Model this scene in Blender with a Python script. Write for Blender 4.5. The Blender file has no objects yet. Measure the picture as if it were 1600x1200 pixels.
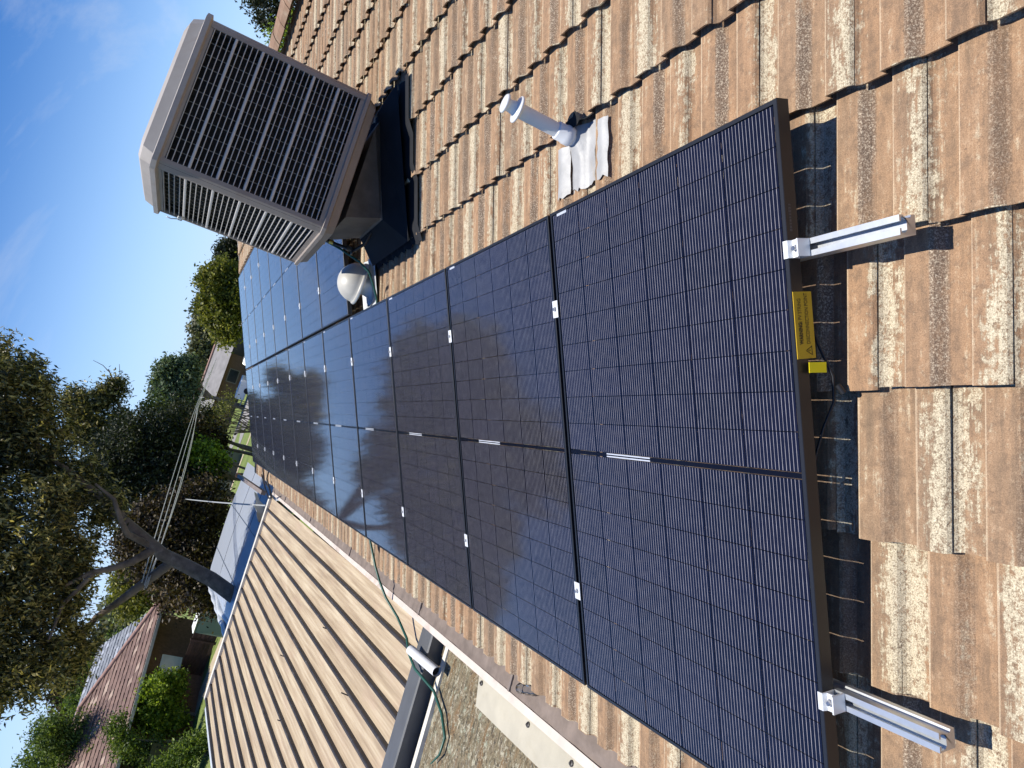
import bpy, bmesh, math, random
import numpy as np
from mathutils import Vector, Matrix, Euler

scene = bpy.context.scene
COL = scene.collection
R = math.radians

# ------------------------------------------------------------------ camera
cam_d = bpy.data.cameras.new('camera')
cam = bpy.data.objects.new('camera', cam_d)
COL.objects.link(cam)
scene.camera = cam
cam_d.sensor_fit = 'HORIZONTAL'
cam_d.sensor_width = 36.0
cam_d.lens = 36.0 * 1191.35 / 1600.0
cam_d.clip_start = 0.05
cam_d.clip_end = 2000.0
PITCH = R(22.5)
CA, SA = math.cos(PITCH), math.sin(PITCH)
Z0 = 3.6


def rp(X, Y, Z=0.0):
    """roof coordinates (X up the slope, Y along the ridge, Z off the panels) -> world"""
    return Vector((X * CA - Z * SA, Y, X * SA + Z * CA + Z0))


def rv(X, Y, Z):
    return Vector((X * CA - Z * SA, Y, X * SA + Z * CA))


# the phone was held sideways: its long axis points down the picture
RIGHT = rv(0.99690335, -0.0284546, -0.0733079)
DOWN = rv(-0.07854237, -0.4059172, -0.9105286)
FWD = rv(-0.00384821, 0.91346678, -0.4068951)
cm = Matrix((
    (DOWN.x, RIGHT.x, -FWD.x, 0), (DOWN.y, RIGHT.y, -FWD.y, 0),
    (DOWN.z, RIGHT.z, -FWD.z, 0), (0, 0, 0, 1)))
cm.translation = rp(-0.59235, -1.31449, 1.29343)
cam.matrix_world = cm

# ------------------------------------------------------------------ light
SUN = Vector((-0.19, 0.04, 1.0)).normalized()      # towards the sun
sun_d = bpy.data.lights.new('sun', 'SUN')
sun_d.energy = 5.0
sun_d.angle = R(0.53)
sun_d.color = (1.0, 0.955, 0.88)
sun = bpy.data.objects.new('sun', sun_d)
COL.objects.link(sun)
sun.rotation_euler = SUN.to_track_quat('Z', 'Y').to_euler()
sun.location = (0, 0, 40)

world = bpy.data.worlds.new('World')
scene.world = world
world.use_nodes = True
wn, wl = world.node_tree.nodes, world.node_tree.links
wn.clear()
sky = wn.new('ShaderNodeTexSky')
sky.sky_type = 'NISHITA'
sky.sun_disc = False
sky.sun_elevation = math.asin(SUN.z)
sky.sun_rotation = math.atan2(SUN.x, SUN.y)
sky.altitude = 60
sky.air_density = 1.0
sky.dust_density = 0.0
sky.ozone_density = 3.0
bg = wn.new('ShaderNodeBackground')
bg.inputs['Strength'].default_value = 0.086
wo = wn.new('ShaderNodeOutputWorld')
# thin high cirrus, drawn across the whole sky
tc = wn.new('ShaderNodeTexCoord')
mp = wn.new('ShaderNodeMapping')
mp.inputs['Rotation'].default_value = (0.3, 0.5, 0.7)
mp.inputs['Scale'].default_value = (1.0, 9.0, 3.6)
nz = wn.new('ShaderNodeTexNoise')
nz.inputs['Scale'].default_value = 1.7
nz.inputs['Detail'].default_value = 7
nz.inputs['Roughness'].default_value = 0.6
nz.inputs['Distortion'].default_value = 0.5
cr = wn.new('ShaderNodeValToRGB')
cr.color_ramp.elements[0].position = 0.60
cr.color_ramp.elements[0].color = (0, 0, 0, 1)
cr.color_ramp.elements[1].position = 0.82
cr.color_ramp.elements[1].color = (0.40, 0.40, 0.40, 1)
mx = wn.new('ShaderNodeMix')
mx.data_type = 'RGBA'
mx.inputs[7].default_value = (7.2, 7.6, 8.2, 1)
wl.new(tc.outputs['Generated'], mp.inputs['Vector'])
wl.new(mp.outputs[0], nz.inputs['Vector'])
wl.new(nz.outputs['Fac'], cr.inputs[0])
wl.new(cr.outputs[0], mx.inputs[0])
hs_ = wn.new('ShaderNodeHueSaturation')
hs_.inputs['Saturation'].default_value = 1.30
wl.new(sky.outputs[0], hs_.inputs['Color'])
tn = wn.new('ShaderNodeMix')
tn.data_type = 'RGBA'
tn.blend_type = 'MULTIPLY'
tn.inputs[0].default_value = 1.0
tn.inputs[7].default_value = (0.86, 0.92, 1.16, 1)
wl.new(hs_.outputs[0], tn.inputs[6])
# pale blue band of air low over the horizon, all the way round
sz = wn.new('ShaderNodeSeparateXYZ')
wl.new(tc.outputs['Generated'], sz.inputs[0])
mr = wn.new('ShaderNodeMapRange')
mr.interpolation_type = 'SMOOTHSTEP'
mr.inputs[1].default_value = 0.30
mr.inputs[2].default_value = -0.02
mr.inputs[4].default_value = 0.75
wl.new(sz.outputs[2], mr.inputs[0])
hz = wn.new('ShaderNodeMix')
hz.data_type = 'RGBA'
hz.inputs[7].default_value = (5.0, 7.6, 11.6, 1)
wl.new(mr.outputs[0], hz.inputs[0])
wl.new(tn.outputs[2], hz.inputs[6])
wl.new(hz.outputs[2], mx.inputs[6])
wl.new(mx.outputs[2], bg.inputs['Color'])
wl.new(bg.outputs[0], wo.inputs['Surface'])

vs = scene.view_settings
vs.view_transform = 'Standard'
vs.look = 'None'
vs.gamma = 1.0
vs.exposure = 0.38
vs.use_curve_mapping = False
scene.cycles.max_bounces = 5
scene.cycles.use_adaptive_sampling = True
scene.cycles.adaptive_threshold = 0.02
scene.cycles.transparent_max_bounces = 8
scene.cycles.use_denoising = True

# ------------------------------------------------------------------ helpers
rng = random.Random(7)
nrg = np.random.default_rng(11)


class MB:
    """collects geometry for one mesh object"""

    def __init__(self):
        self.v, self.f, self.s = [], [], []

    def add(self, verts, faces, smooth=False):
        o = len(self.v)
        self.v += [tuple(p) for p in verts]
        self.f += [tuple(i + o for i in f) for f in faces]
        self.s += [smooth] * len(faces)
        return self

    def box(self, c, s, rot=None, bevel=0.0):
        hx, hy, hz = s[0] / 2, s[1] / 2, s[2] / 2
        b = min(bevel, hx * .9, hy * .9, hz * .9)
        if b <= 0:
            vv = [Vector((x, y, z)) for x in (-hx, hx) for y in (-hy, hy) for z in (-hz, hz)]
            ff = [(0, 1, 3, 2), (4, 6, 7, 5), (0, 4, 5, 1), (2, 3, 7, 6), (0, 2, 6, 4), (1, 5, 7, 3)]
        else:
            bm = bmesh.new()
            bmesh.ops.create_cube(bm, size=1.0)
            for q in bm.verts:
                q.co = Vector((q.co.x * s[0], q.co.y * s[1], q.co.z * s[2]))
            bmesh.ops.bevel(bm, geom=bm.edges[:], offset=b, segments=1, affect='EDGES')
            bm.verts.index_update()
            vv = [q.co.copy() for q in bm.verts]
            ff = [tuple(q.index for q in fc.verts) for fc in bm.faces]
            bm.free()
        if rot is not None:
            m = rot if isinstance(rot, Matrix) else Euler(rot).to_matrix()
            vv = [m @ q for q in vv]
        c = Vector(c)
        return self.add([q + c for q in vv], ff)

    def hexa(self, lo, hi):
        """8 corners: lo = 4 points ring, hi = 4 points ring (same winding)"""
        v = list(lo) + list(hi)
        return self.add(v, [(3, 2, 1, 0), (4, 5, 6, 7), (0, 1, 5, 4), (1, 2, 6, 5), (2, 3, 7, 6), (3, 0, 4, 7)])

    def tube(self, pts, rad, n=8, cap=True, smooth=True):
        pts = [Vector(p) for p in pts]
        if not hasattr(rad, '__len__'):
            rad = [rad] * len(pts)
        vs_, fs = [], []
        up = Vector((0.13, 0.21, 1)).normalized()
        prev = None
        for i, p in enumerate(pts):
            d = (pts[min(i + 1, len(pts) - 1)] - pts[max(i - 1, 0)]).normalized()
            if prev is None:
                a = d.cross(up)
                if a.length < 1e-3:
                    a = d.cross(Vector((1, 0, 0)))
            else:
                a = prev - d * prev.dot(d)
            a.normalize()
            prev = a
            b = d.cross(a)
            for k in range(n):
                t = 2 * math.pi * k / n
                vs_.append(p + (a * math.cos(t) + b * math.sin(t)) * rad[i])
        m = len(pts)
        for i in range(m - 1):
            for k in range(n):
                k2 = (k + 1) % n
                fs.append((i * n + k, i * n + k2, (i + 1) * n + k2, (i + 1) * n + k))
        self.add(vs_, fs, smooth)
        if cap:
            self.add(vs_[:n], [tuple(range(n - 1, -1, -1))])
            self.add(vs_[-n:], [tuple(range(n))])
        return self

    def lathe(self, prof, c, n=20, smooth=True, ax=None):
        """prof = [(r, h)...] revolved about +Z (or the matrix ax) at c"""
        c = Vector(c)
        vs_, fs = [], []
        for r, h in prof:
            for k in range(n):
                t = 2 * math.pi * k / n
                q = Vector((r * math.cos(t), r * math.sin(t), h))
                vs_.append((ax @ q if ax else q) + c)
        for i in range(len(prof) - 1):
            for k in range(n):
                k2 = (k + 1) % n
                fs.append((i * n + k, i * n + k2, (i + 1) * n + k2, (i + 1) * n + k))
        return self.add(vs_, fs, smooth)

    def extrude(self, poly, axis_a, axis_b, axis_l, o, length):
        """closed 2-D polygon (a, b) swept along axis_l"""
        A, B, L = Vector(axis_a), Vector(axis_b), Vector(axis_l)
        o = Vector(o)
        n = len(poly)
        v = [o + A * a + B * b for a, b in poly] + [o + A * a + B * b + L * length for a, b in poly]
        f = [(i, (i + 1) % n, n + (i + 1) % n, n + i) for i in range(n)]
        f += [tuple(range(n - 1, -1, -1)), tuple(range(n, 2 * n))]
        return self.add(v, f)

    def mesh(self, name):
        me = bpy.data.meshes.new(name)
        me.from_pydata(self.v, [], self.f)
        me.polygons.foreach_set('use_smooth', self.s)
        me.update()
        return me

    def build(self, name, mat, parent=None, loc=None, fix=True):
        me = self.mesh(name)
        if fix:
            bm = bmesh.new()
            bm.from_mesh(me)
            bmesh.ops.recalc_face_normals(bm, faces=bm.faces[:])
            bm.to_mesh(me)
            bm.free()
        me.materials.append(mat)
        return link(name, me, parent, loc)


def link(name, me, parent=None, loc=None, rot=None):
    o = bpy.data.objects.new(name, me)
    COL.objects.link(o)
    if parent:
        o.parent = parent
    if loc is not None:
        o.location = loc
    if rot is not None:
        o.rotation_euler = rot
    return o


def tag(o, label=None, cat=None, group=None, kind=None):
    if label:
        o['label'] = label
    if cat:
        o['category'] = cat
    if group:
        o['group'] = group
    if kind:
        o['kind'] = kind
    return o


def thing(name, label, cat, loc=(0, 0, 0), rot=(0, 0, 0), group=None):
    o = link(name, None, None, loc, rot)
    o.empty_display_size = 0.2
    return tag(o, label, cat, group)


ROOF_ROT = (0, -PITCH, 0)

# ------------------------------------------------------------------ materials


class NT:
    def __init__(self, name):
        self.m = bpy.data.materials.new(name)
        self.m.use_nodes = True
        self.n, self.l = self.m.node_tree.nodes, self.m.node_tree.links
        self.p = self.n['Principled BSDF']
        self.out = self.n['Material Output']

    def node(self, t, **kw):
        q = self.n.new(t)
        for k, v in kw.items():
            setattr(q, k, v)
        return q

    def put(self, sock, v):
        if hasattr(v, 'is_linked') or hasattr(v, 'links'):
            self.l.new(v, sock)
        elif isinstance(v, (tuple, list)) and len(v) == 3 and sock.type == 'RGBA':
            sock.default_value = (*v, 1)
        else:
            sock.default_value = v

    def math(self, op, a, b=None, c=None, clamp=False):
        q = self.node('ShaderNodeMath', operation=op, use_clamp=clamp)
        self.put(q.inputs[0], a)
        if b is not None:
            self.put(q.inputs[1], b)
        if c is not None:
            self.put(q.inputs[2], c)
        return q.outputs[0]

    def mix(self, f, a, b, bt='MIX'):
        q = self.node('ShaderNodeMix', data_type='RGBA', blend_type=bt)
        self.put(q.inputs[0], f)
        self.put(q.inputs[6], a)
        self.put(q.inputs[7], b)
        return q.outputs[2]

    def noise(self, vec, scale, detail=4, rough=0.55, dist=0.0):
        q = self.node('ShaderNodeTexNoise')
        if vec is not None:
            self.l.new(vec, q.inputs['Vector'])
        q.inputs['Scale'].default_value = scale
        q.inputs['Detail'].default_value = detail
        q.inputs['Roughness'].default_value = rough
        q.inputs['Distortion'].default_value = dist
        return q.outputs['Fac']

    def ramp(self, f, stops):
        q = self.node('ShaderNodeValToRGB')
        el = q.color_ramp.elements
        while len(el) < len(stops):
            el.new(0.5)
        for e, (p, c) in zip(el, stops):
            e.position = p
            e.color = (*c, 1) if isinstance(c, (tuple, list)) else (c, c, c, 1)
        self.l.new(f, q.inputs[0])
        return q.outputs[0]

    def step(self, f, lo, hi):
        q = self.node('ShaderNodeMapRange', interpolation_type='SMOOTHSTEP')
        self.put(q.inputs[0], f)
        q.inputs[1].default_value = lo
        q.inputs[2].default_value = hi
        return q.outputs[0]

    def scaled(self, vec, s, loc=(0, 0, 0), rot=(0, 0, 0)):
        q = self.node('ShaderNodeMapping')
        self.l.new(vec, q.inputs[0])
        q.inputs['Scale'].default_value = s
        q.inputs['Location'].default_value = loc
        q.inputs['Rotation'].default_value = rot
        return q.outputs[0]

    def pos(self):
        return self.node('ShaderNodeNewGeometry').outputs['Position']

    def obj(self):
        return self.node('ShaderNodeTexCoord').outputs['Object']

    def bump(self, h, strength=0.3, dist=0.01):
        q = self.node('ShaderNodeBump')
        q.inputs['Strength'].default_value = strength
        q.inputs['Distance'].default_value = dist
        self.l.new(h, q.inputs['Height'])
        self.l.new(q.outputs[0], self.p.inputs['Normal'])
        return self

    def set(self, **kw):
        for k, v in kw.items():
            self.put(self.p.inputs[k.replace('_', ' ')], v)
        return self


def plain(name, c, rough=0.6, metal=0.0, var=0.25, scale=6.0, bump=0.1, bscale=40.0, spec=0.5, dirt=None, coat=0):
    t = NT(name)
    v = t.pos()
    n1 = t.noise(v, scale, 5, 0.6)
    dark = tuple(x * (1 - var) for x in c)
    light = tuple(min(1, x * (1 + var * .6)) for x in c)
    col = t.ramp(n1, [(0.3, dark), (0.7, light)])
    if dirt:
        d = t.step(t.noise(v, scale * 0.7, 8, 0.7, 0.6), 0.52, 0.72)
        col = t.mix(t.math('MULTIPLY', d, dirt[1]), col, dirt[0])
    t.set(Base_Color=col, Roughness=rough, Metallic=metal)
    t.p.inputs['Specular IOR Level'].default_value = spec
    if coat:
        t.p.inputs['Coat Weight'].default_value = coat
    if bump:
        t.bump(t.noise(v, bscale, 4, 0.6), bump, 0.004)
    return t.m


def leafy(name, stops, rough=0.55, trans=0.35):
    t = NT(name)
    isl = t.node('ShaderNodeNewGeometry').outputs['Random Per Island']
    big = t.noise(t.pos(), 0.9, 3, 0.5)
    f = t.math('ADD', t.math('MULTIPLY', isl, 0.6), t.math('MULTIPLY', big, 0.55))
    col = t.ramp(t.math('SUBTRACT', f, 0.08), stops)
    t.set(Base_Color=col, Roughness=rough)
    t.p.inputs['Specular IOR Level'].default_value = 0.35
    tr = t.node('ShaderNodeBsdfTranslucent')
    t.l.new(t.mix(1.0, col, (1.25, 1.3, 0.6), 'MULTIPLY'), tr.inputs[0])
    ms = t.node('ShaderNodeMixShader')
    ms.inputs[0].default_value = trans
    t.l.new(t.p.outputs[0], ms.inputs[1])
    t.l.new(tr.outputs[0], ms.inputs[2])
    t.l.new(ms.outputs[0], t.out.inputs[0])
    return t.m


GAUGE, COURSE0 = 0.34, 0.005
MODW, PHASE = 0.15, 0.13


def tile_material():
    t = NT('weathered_concrete_tile')
    p = t.scaled(t.pos(), (1, 1, 1), (0, 0, -Z0))
    rot = t.node('ShaderNodeVectorRotate', rotation_type='Y_AXIS')
    t.l.new(p, rot.inputs[0])
    rot.inputs['Angle'].default_value = PITCH
    sep = t.node('ShaderNodeSeparateXYZ')
    t.l.new(rot.outputs[0], sep.inputs[0])
    X, Y = sep.outputs[0], sep.outputs[1]
    rc = rot.outputs[0]
    k = t.math('FLOOR', t.math('DIVIDE', t.math('SUBTRACT', X, COURSE0 - 0.001), GAUGE))
    par = t.math('MODULO', t.math('ADD', k, 100), 2)
    yy = t.math('SUBTRACT', t.math('SUBTRACT', Y, PHASE + 0.075), t.math('MULTIPLY', par, MODW))
    u = t.math('DIVIDE', t.math('ADD', yy, 90.0), 2 * MODW)
    idx = t.math('FLOOR', u)
    fr = t.math('SUBTRACT', u, idx)
    # distance (m) from the side joint and from the middle of the other roll
    dj = t.math('MULTIPLY', t.math('SUBTRACT', 0.5, t.math('ABSOLUTE', t.math('SUBTRACT', fr, 0.5))), 2 * MODW)
    dm = t.math('MULTIPLY', t.math('ABSOLUTE', t.math('SUBTRACT', fr, 0.5)), 2 * MODW)
    comb = t.node('ShaderNodeCombineXYZ')
    t.l.new(idx, comb.inputs[0])
    t.l.new(k, comb.inputs[1])
    wn_ = t.node('ShaderNodeTexWhiteNoise', noise_dimensions='3D')
    t.l.new(comb.outputs[0], wn_.inputs[0])
    rnd = wn_.outputs['Value']
    sepc = t.node('ShaderNodeSeparateColor')
    t.l.new(wn_.outputs['Color'], sepc.inputs[0])
    r2, r3 = sepc.outputs[1], sepc.outputs[2]
    streak = t.noise(t.scaled(rc, (5, 46, 5)), 1.0, 5, 0.62)
    streak2 = t.noise(t.scaled(rc, (9, 90, 9), (3, 1, 0)), 1.0, 4, 0.6)
    blot = t.noise(rc, 13, 6, 0.62)
    fine = t.noise(rc, 210, 4, 0.75)
    mid = t.noise(rc, 60, 6, 0.7)
    base = t.ramp(t.math('ADD', t.math('MULTIPLY', streak, 0.75), t.math('MULTIPLY', blot, 0.25)),
                  [(0.28, (0.130, 0.085, 0.054)), (0.42, (0.235, 0.150, 0.090)), (0.56, (0.325, 0.198, 0.112)), (0.72, (0.405, 0.275, 0.168))])
    # tiles differ: some pinker, some greyer, some paler
    base = t.mix(t.math('MULTIPLY', rnd, 0.35), base, (0.205, 0.160, 0.112))
    base = t.mix(t.math('MULTIPLY', t.step(r2, 0.55, 1.0), 0.35), base, (0.385, 0.220, 0.120))
    # pale lichen beside the joints, ragged and running down the slope
    edge = t.math('SUBTRACT', 0.040, dj)
    pm = t.math('ADD', t.math('MULTIPLY', edge, 11.0), t.math('MULTIPLY', t.math('SUBTRACT', streak2, 0.5), 1.6))
    pm = t.math('ADD', pm, t.math('MULTIPLY', t.math('SUBTRACT', mid, 0.55), 1.5))
    pm = t.math('ADD', pm, t.math('MULTIPLY', t.math('SUBTRACT', r3, 0.55), 0.75))
    pm = t.math('ADD', pm, t.math('MULTIPLY', t.math('SUBTRACT', t.noise(rc, 4.2, 4, 0.6), 0.46), 1.1))
    pm = t.step(pm, -0.02, 0.3)
    pale = t.ramp(fine, [(0.3, (0.30, 0.245, 0.165)), (0.55, (0.51, 0.44, 0.31)), (0.8, (0.64, 0.57, 0.43))])
    # mottling of the bare concrete, then lichen broken up by fine gaps
    mot = t.noise(rc, 34, 7, 0.72, 0.3)
    base = t.mix(t.math('MULTIPLY', t.step(mot, 0.52, 0.36), 0.55), base, (0.155, 0.105, 0.070))
    base = t.mix(t.math('MULTIPLY', t.step(mot, 0.55, 0.70), 0.40), base, (0.47, 0.335, 0.215))
    brk = t.step(t.math('ADD', t.math('MULTIPLY', mid, 0.6), t.math('MULTIPLY', fine, 0.5)), 0.44, 0.56)
    pm = t.math('MULTIPLY', pm, t.math('ADD', 0.18, t.math('MULTIPLY', brk, 0.82)))
    col = t.mix(t.math('MULTIPLY', pm, 0.95), base, pale)
    # odd pale patches anywhere
    pp = t.step(t.math('ADD', t.math('MULTIPLY', streak, 0.6), t.math('MULTIPLY', mid, 0.5)), 0.60, 0.72)
    col = t.mix(t.math('MULTIPLY', pp, 0.6), col, pale)
    # dark gritty strip on the middle roll
    gm = t.math('MULTIPLY', t.step(dm, 0.017, 0.011), t.math('ADD', 0.15, t.math('MULTIPLY', r2, 0.85)))
    gm = t.math('MULTIPLY', gm, t.step(t.noise(t.scaled(rc, (6, 30, 6), (7, 2, 0)), 1.0, 5, 0.65), 0.30, 0.55))
    grit = t.ramp(fine, [(0.40, (0.085, 0.065, 0.052)), (0.52, (0.20, 0.155, 0.115)), (0.63, (0.56, 0.49, 0.37))])
    col = t.mix(t.math('MULTIPLY', gm, 0.85), col, grit)
    # pitting
    pit = t.step(t.noise(rc, 120, 3, 0.6), 0.36, 0.27)
    col = t.mix(t.math('MULTIPLY', pit, 0.55), col, (0.10, 0.07, 0.05))
    edge_l = t.math('FRACT', t.math('ADD', t.math('DIVIDE', t.math('SUBTRACT', Y, PHASE), MODW), 600.0))
    rim = t.math('MULTIPLY', t.step(edge_l, 0.955, 0.968), t.math('ADD', 0.2, t.math('MULTIPLY', streak2, 0.8)))
    col = t.mix(t.math('MULTIPLY', rim, 0.7), col, (0.60, 0.47, 0.32))
    spk = t.noise(rc, 420, 3, 0.8)
    col = t.mix(0.75, col, t.ramp(spk, [(0.30, 0.55), (0.5, 1.0), (0.72, 1.55)]), 'MULTIPLY')
    t.set(Base_Color=col, Roughness=0.92)
    t.p.inputs['Specular IOR Level'].default_value = 0.25
    h = t.math('ADD', t.math('MULTIPLY', fine, 0.6), t.math('ADD', t.math('MULTIPLY', mid, 0.8), t.math('MULTIPLY', pm, 0.4)))
    t.bump(h, 0.55, 0.004)
    return t.m


def cell_material():
    t = NT('solar_cell_glass')
    sep = t.node('ShaderNodeSeparateXYZ')
    rot = t.node('ShaderNodeVectorRotate', rotation_type='Y_AXIS')
    t.l.new(t.scaled(t.pos(), (1, 1, 1), (0, 0, -Z0)), rot.inputs[0])
    rot.inputs['Angle'].default_value = PITCH
    t.l.new(rot.outputs[0], sep.inputs[0])
    Y = sep.outputs[1]
    yl = t.math('DIVIDE', t.math('SUBTRACT', t.math('MODULO', t.math('ADD', Y, 1e-4), 1.154), 0.0149), 0.1844)
    cf = t.math('FRACT', yl)
    w = t.math('FRACT', t.math('MULTIPLY', t.math('SUBTRACT', cf, 0.014), 15.0 / 0.972))
    inside = t.math('LESS_THAN', t.math('ABSOLUTE', t.math('SUBTRACT', cf, 0.5)), 0.486)
    d = t.math('ABSOLUTE', t.math('SUBTRACT', w, 0.5))
    wob = t.noise(t.scaled(rot.outputs[0], (30, 30, 30)), 1.0, 3, 0.6)
    line = t.math('MULTIPLY', inside, t.math('MULTIPLY', t.step(d, 0.078, 0.035), t.math('ADD', 0.15, t.math('MULTIPLY', wob, 1.2))))
    obi = t.node('ShaderNodeObjectInfo').outputs['Random']
    base = t.mix(obi, (0.0028, 0.0030, 0.0095), (0.0050, 0.0050, 0.0150))
    dust = t.step(t.noise(rot.outputs[0], 2.3, 6, 0.7), 0.42, 0.75)
    cl = t.mix(line, base, (0.36, 0.34, 0.36))
    cl = t.mix(t.math('MULTIPLY', dust, 0.004), cl, (0.5, 0.45, 0.38))
    t.set(Base_Color=cl, Roughness=0.42, Metallic=0.0)
    t.p.inputs['Specular IOR Level'].default_value = 0.08
    t.p.inputs['Coat Weight'].default_value = 1.0
    t.put(t.p.inputs['Coat Roughness'], t.math('ADD', 0.022, t.math('MULTIPLY', dust, 0.05)))
    t.p.inputs['Coat IOR'].default_value = 1.40
    # patterned solar glass
    b = t.node('ShaderNodeBump')
    b.inputs['Strength'].default_value = 0.025
    b.inputs['Distance'].default_value = 0.002
    t.l.new(t.noise(rot.outputs[0], 160, 2, 0.5), b.inputs['Height'])
    t.l.new(b.outputs[0], t.p.inputs['Coat Normal'])
    return t.m


def clear_glass(name, tint=(0.75, 0.8, 0.85)):
    t = NT(name)
    tr = t.node('ShaderNodeBsdfTransparent')
    tr.inputs[0].default_value = (*tint, 1)
    gl = t.node('ShaderNodeBsdfGlossy')
    gl.inputs['Roughness'].default_value = 0.05
    fr = t.node('ShaderNodeFresnel')
    fr.inputs[0].default_value = 1.45
    ms = t.node('ShaderNodeMixShader')
    t.l.new(fr.outputs[0], ms.inputs[0])
    t.l.new(tr.outputs[0], ms.inputs[1])
    t.l.new(gl.outputs[0], ms.inputs[2])
    t.l.new(ms.outputs[0], t.out.inputs[0])
    return t.m


def lichen_sheet():
    t = NT('lichen_fibre_cement')
    v = t.pos()
    st = t.noise(t.scaled(v, (7, 26, 7), rot=(0, 0, 0.12)), 1.0, 6, 0.68)
    sp = t.noise(v, 17, 7, 0.72)
    fine = t.noise(v, 120, 4, 0.7)
    col = t.ramp(st, [(0.28, (0.030, 0.026, 0.019)), (0.42, (0.10, 0.080, 0.045)), (0.52, (0.18, 0.145, 0.085)), (0.62, (0.12, 0.09, 0.055)), (0.75, (0.30, 0.285, 0.22))])
    col = t.mix(t.math('MULTIPLY', t.step(t.noise(t.scaled(v, (3, 14, 3)), 1.0, 4, 0.6), 0.5, 0.66), 0.55), col, (0.16, 0.075, 0.02))
    spot = t.step(t.noise(t.scaled(v, (34, 52, 34)), 1.0, 5, 0.7, 0.3), 0.555, 0.66)
    col = t.mix(t.math('MULTIPLY', spot, 0.75), col, (0.40, 0.37, 0.28))
    col = t.mix(t.step(sp, 0.55, 0.68), col, (0.24, 0.26, 0.19))
    big = t.step(t.noise(t.scaled(v, (13, 20, 13), (4, 4, 0)), 1.0, 6, 0.7, 0.8), 0.54, 0.62)
    col = t.mix(t.math('MULTIPLY', big, 0.8), col, (0.37, 0.34, 0.25))
    col = t.mix(t.math('MULTIPLY', t.step(t.noise(v, 34, 5, 0.7), 0.46, 0.36), 0.75), col, (0.022, 0.020, 0.014))
    col = t.mix(0.8, col, t.ramp(fine, [(0.3, 0.35), (0.7, 1.6)]), 'MULTIPLY')
    t.set(Base_Color=col, Roughness=0.95)
    t.bump(t.math('ADD', sp, t.math('MULTIPLY', fine, 0.5)), 0.6, 0.008)
    return t.m


def patio_sheet():
    t = NT('weathered_tan_sheet')
    v = t.pos()
    st = t.noise(t.scaled(v, (26, 0.9, 8)), 1.0, 5, 0.6)
    bl = t.noise(t.scaled(v, (6, 1.6, 6)), 1.0, 5, 0.6)
    col = t.ramp(st, [(0.3, (0.275, 0.200, 0.125)), (0.5, (0.405, 0.315, 0.205)), (0.68, (0.52, 0.43, 0.295))])
    col = t.mix(t.math('MULTIPLY', t.step(bl, 0.5, 0.72), 0.45), col, (0.40, 0.285, 0.20))
    col = t.mix(t.math('MULTIPLY', t.step(t.noise(v, 3.2, 6, 0.65), 0.58, 0.75), 0.5), col, (0.30, 0.24, 0.165))
    t.set(Base_Color=col, Roughness=0.55)
    t.bump(t.noise(v, 50, 3, 0.6), 0.15, 0.004)
    return t.m


def grass_mat():
    t = NT('mown_grass')
    v = t.pos()
    a = t.noise(v, 0.5, 6, 0.65)
    b = t.noise(v, 9, 5, 0.7)
    col = t.ramp(t.math('ADD', t.math('MULTIPLY', a, 0.55), t.math('MULTIPLY', b, 0.45)),
                 [(0.3, (0.055, 0.08, 0.014)), (0.5, (0.13, 0.175, 0.032)), (0.7, (0.24, 0.245, 0.075))])
    t.set(Base_Color=col, Roughness=0.9)
    t.bump(b, 0.7, 0.06)
    return t.m


def shiny_sheet():
    t = NT('taut_silver_sheet')
    v = t.pos()
    n1 = t.noise(t.scaled(v, (1.4, 0.5, 1)), 1.0, 3, 0.5)
    n2 = t.noise(t.scaled(v, (0.8, 3.0, 1)), 1.0, 4, 0.6)
    t.set(Base_Color=(0.40, 0.43, 0.47), Roughness=0.28, Metallic=0.15)
    t.bump(t.math('ADD', n1, t.math('MULTIPLY', n2, 0.6)), 0.5, 0.08)
    return t.m


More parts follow.
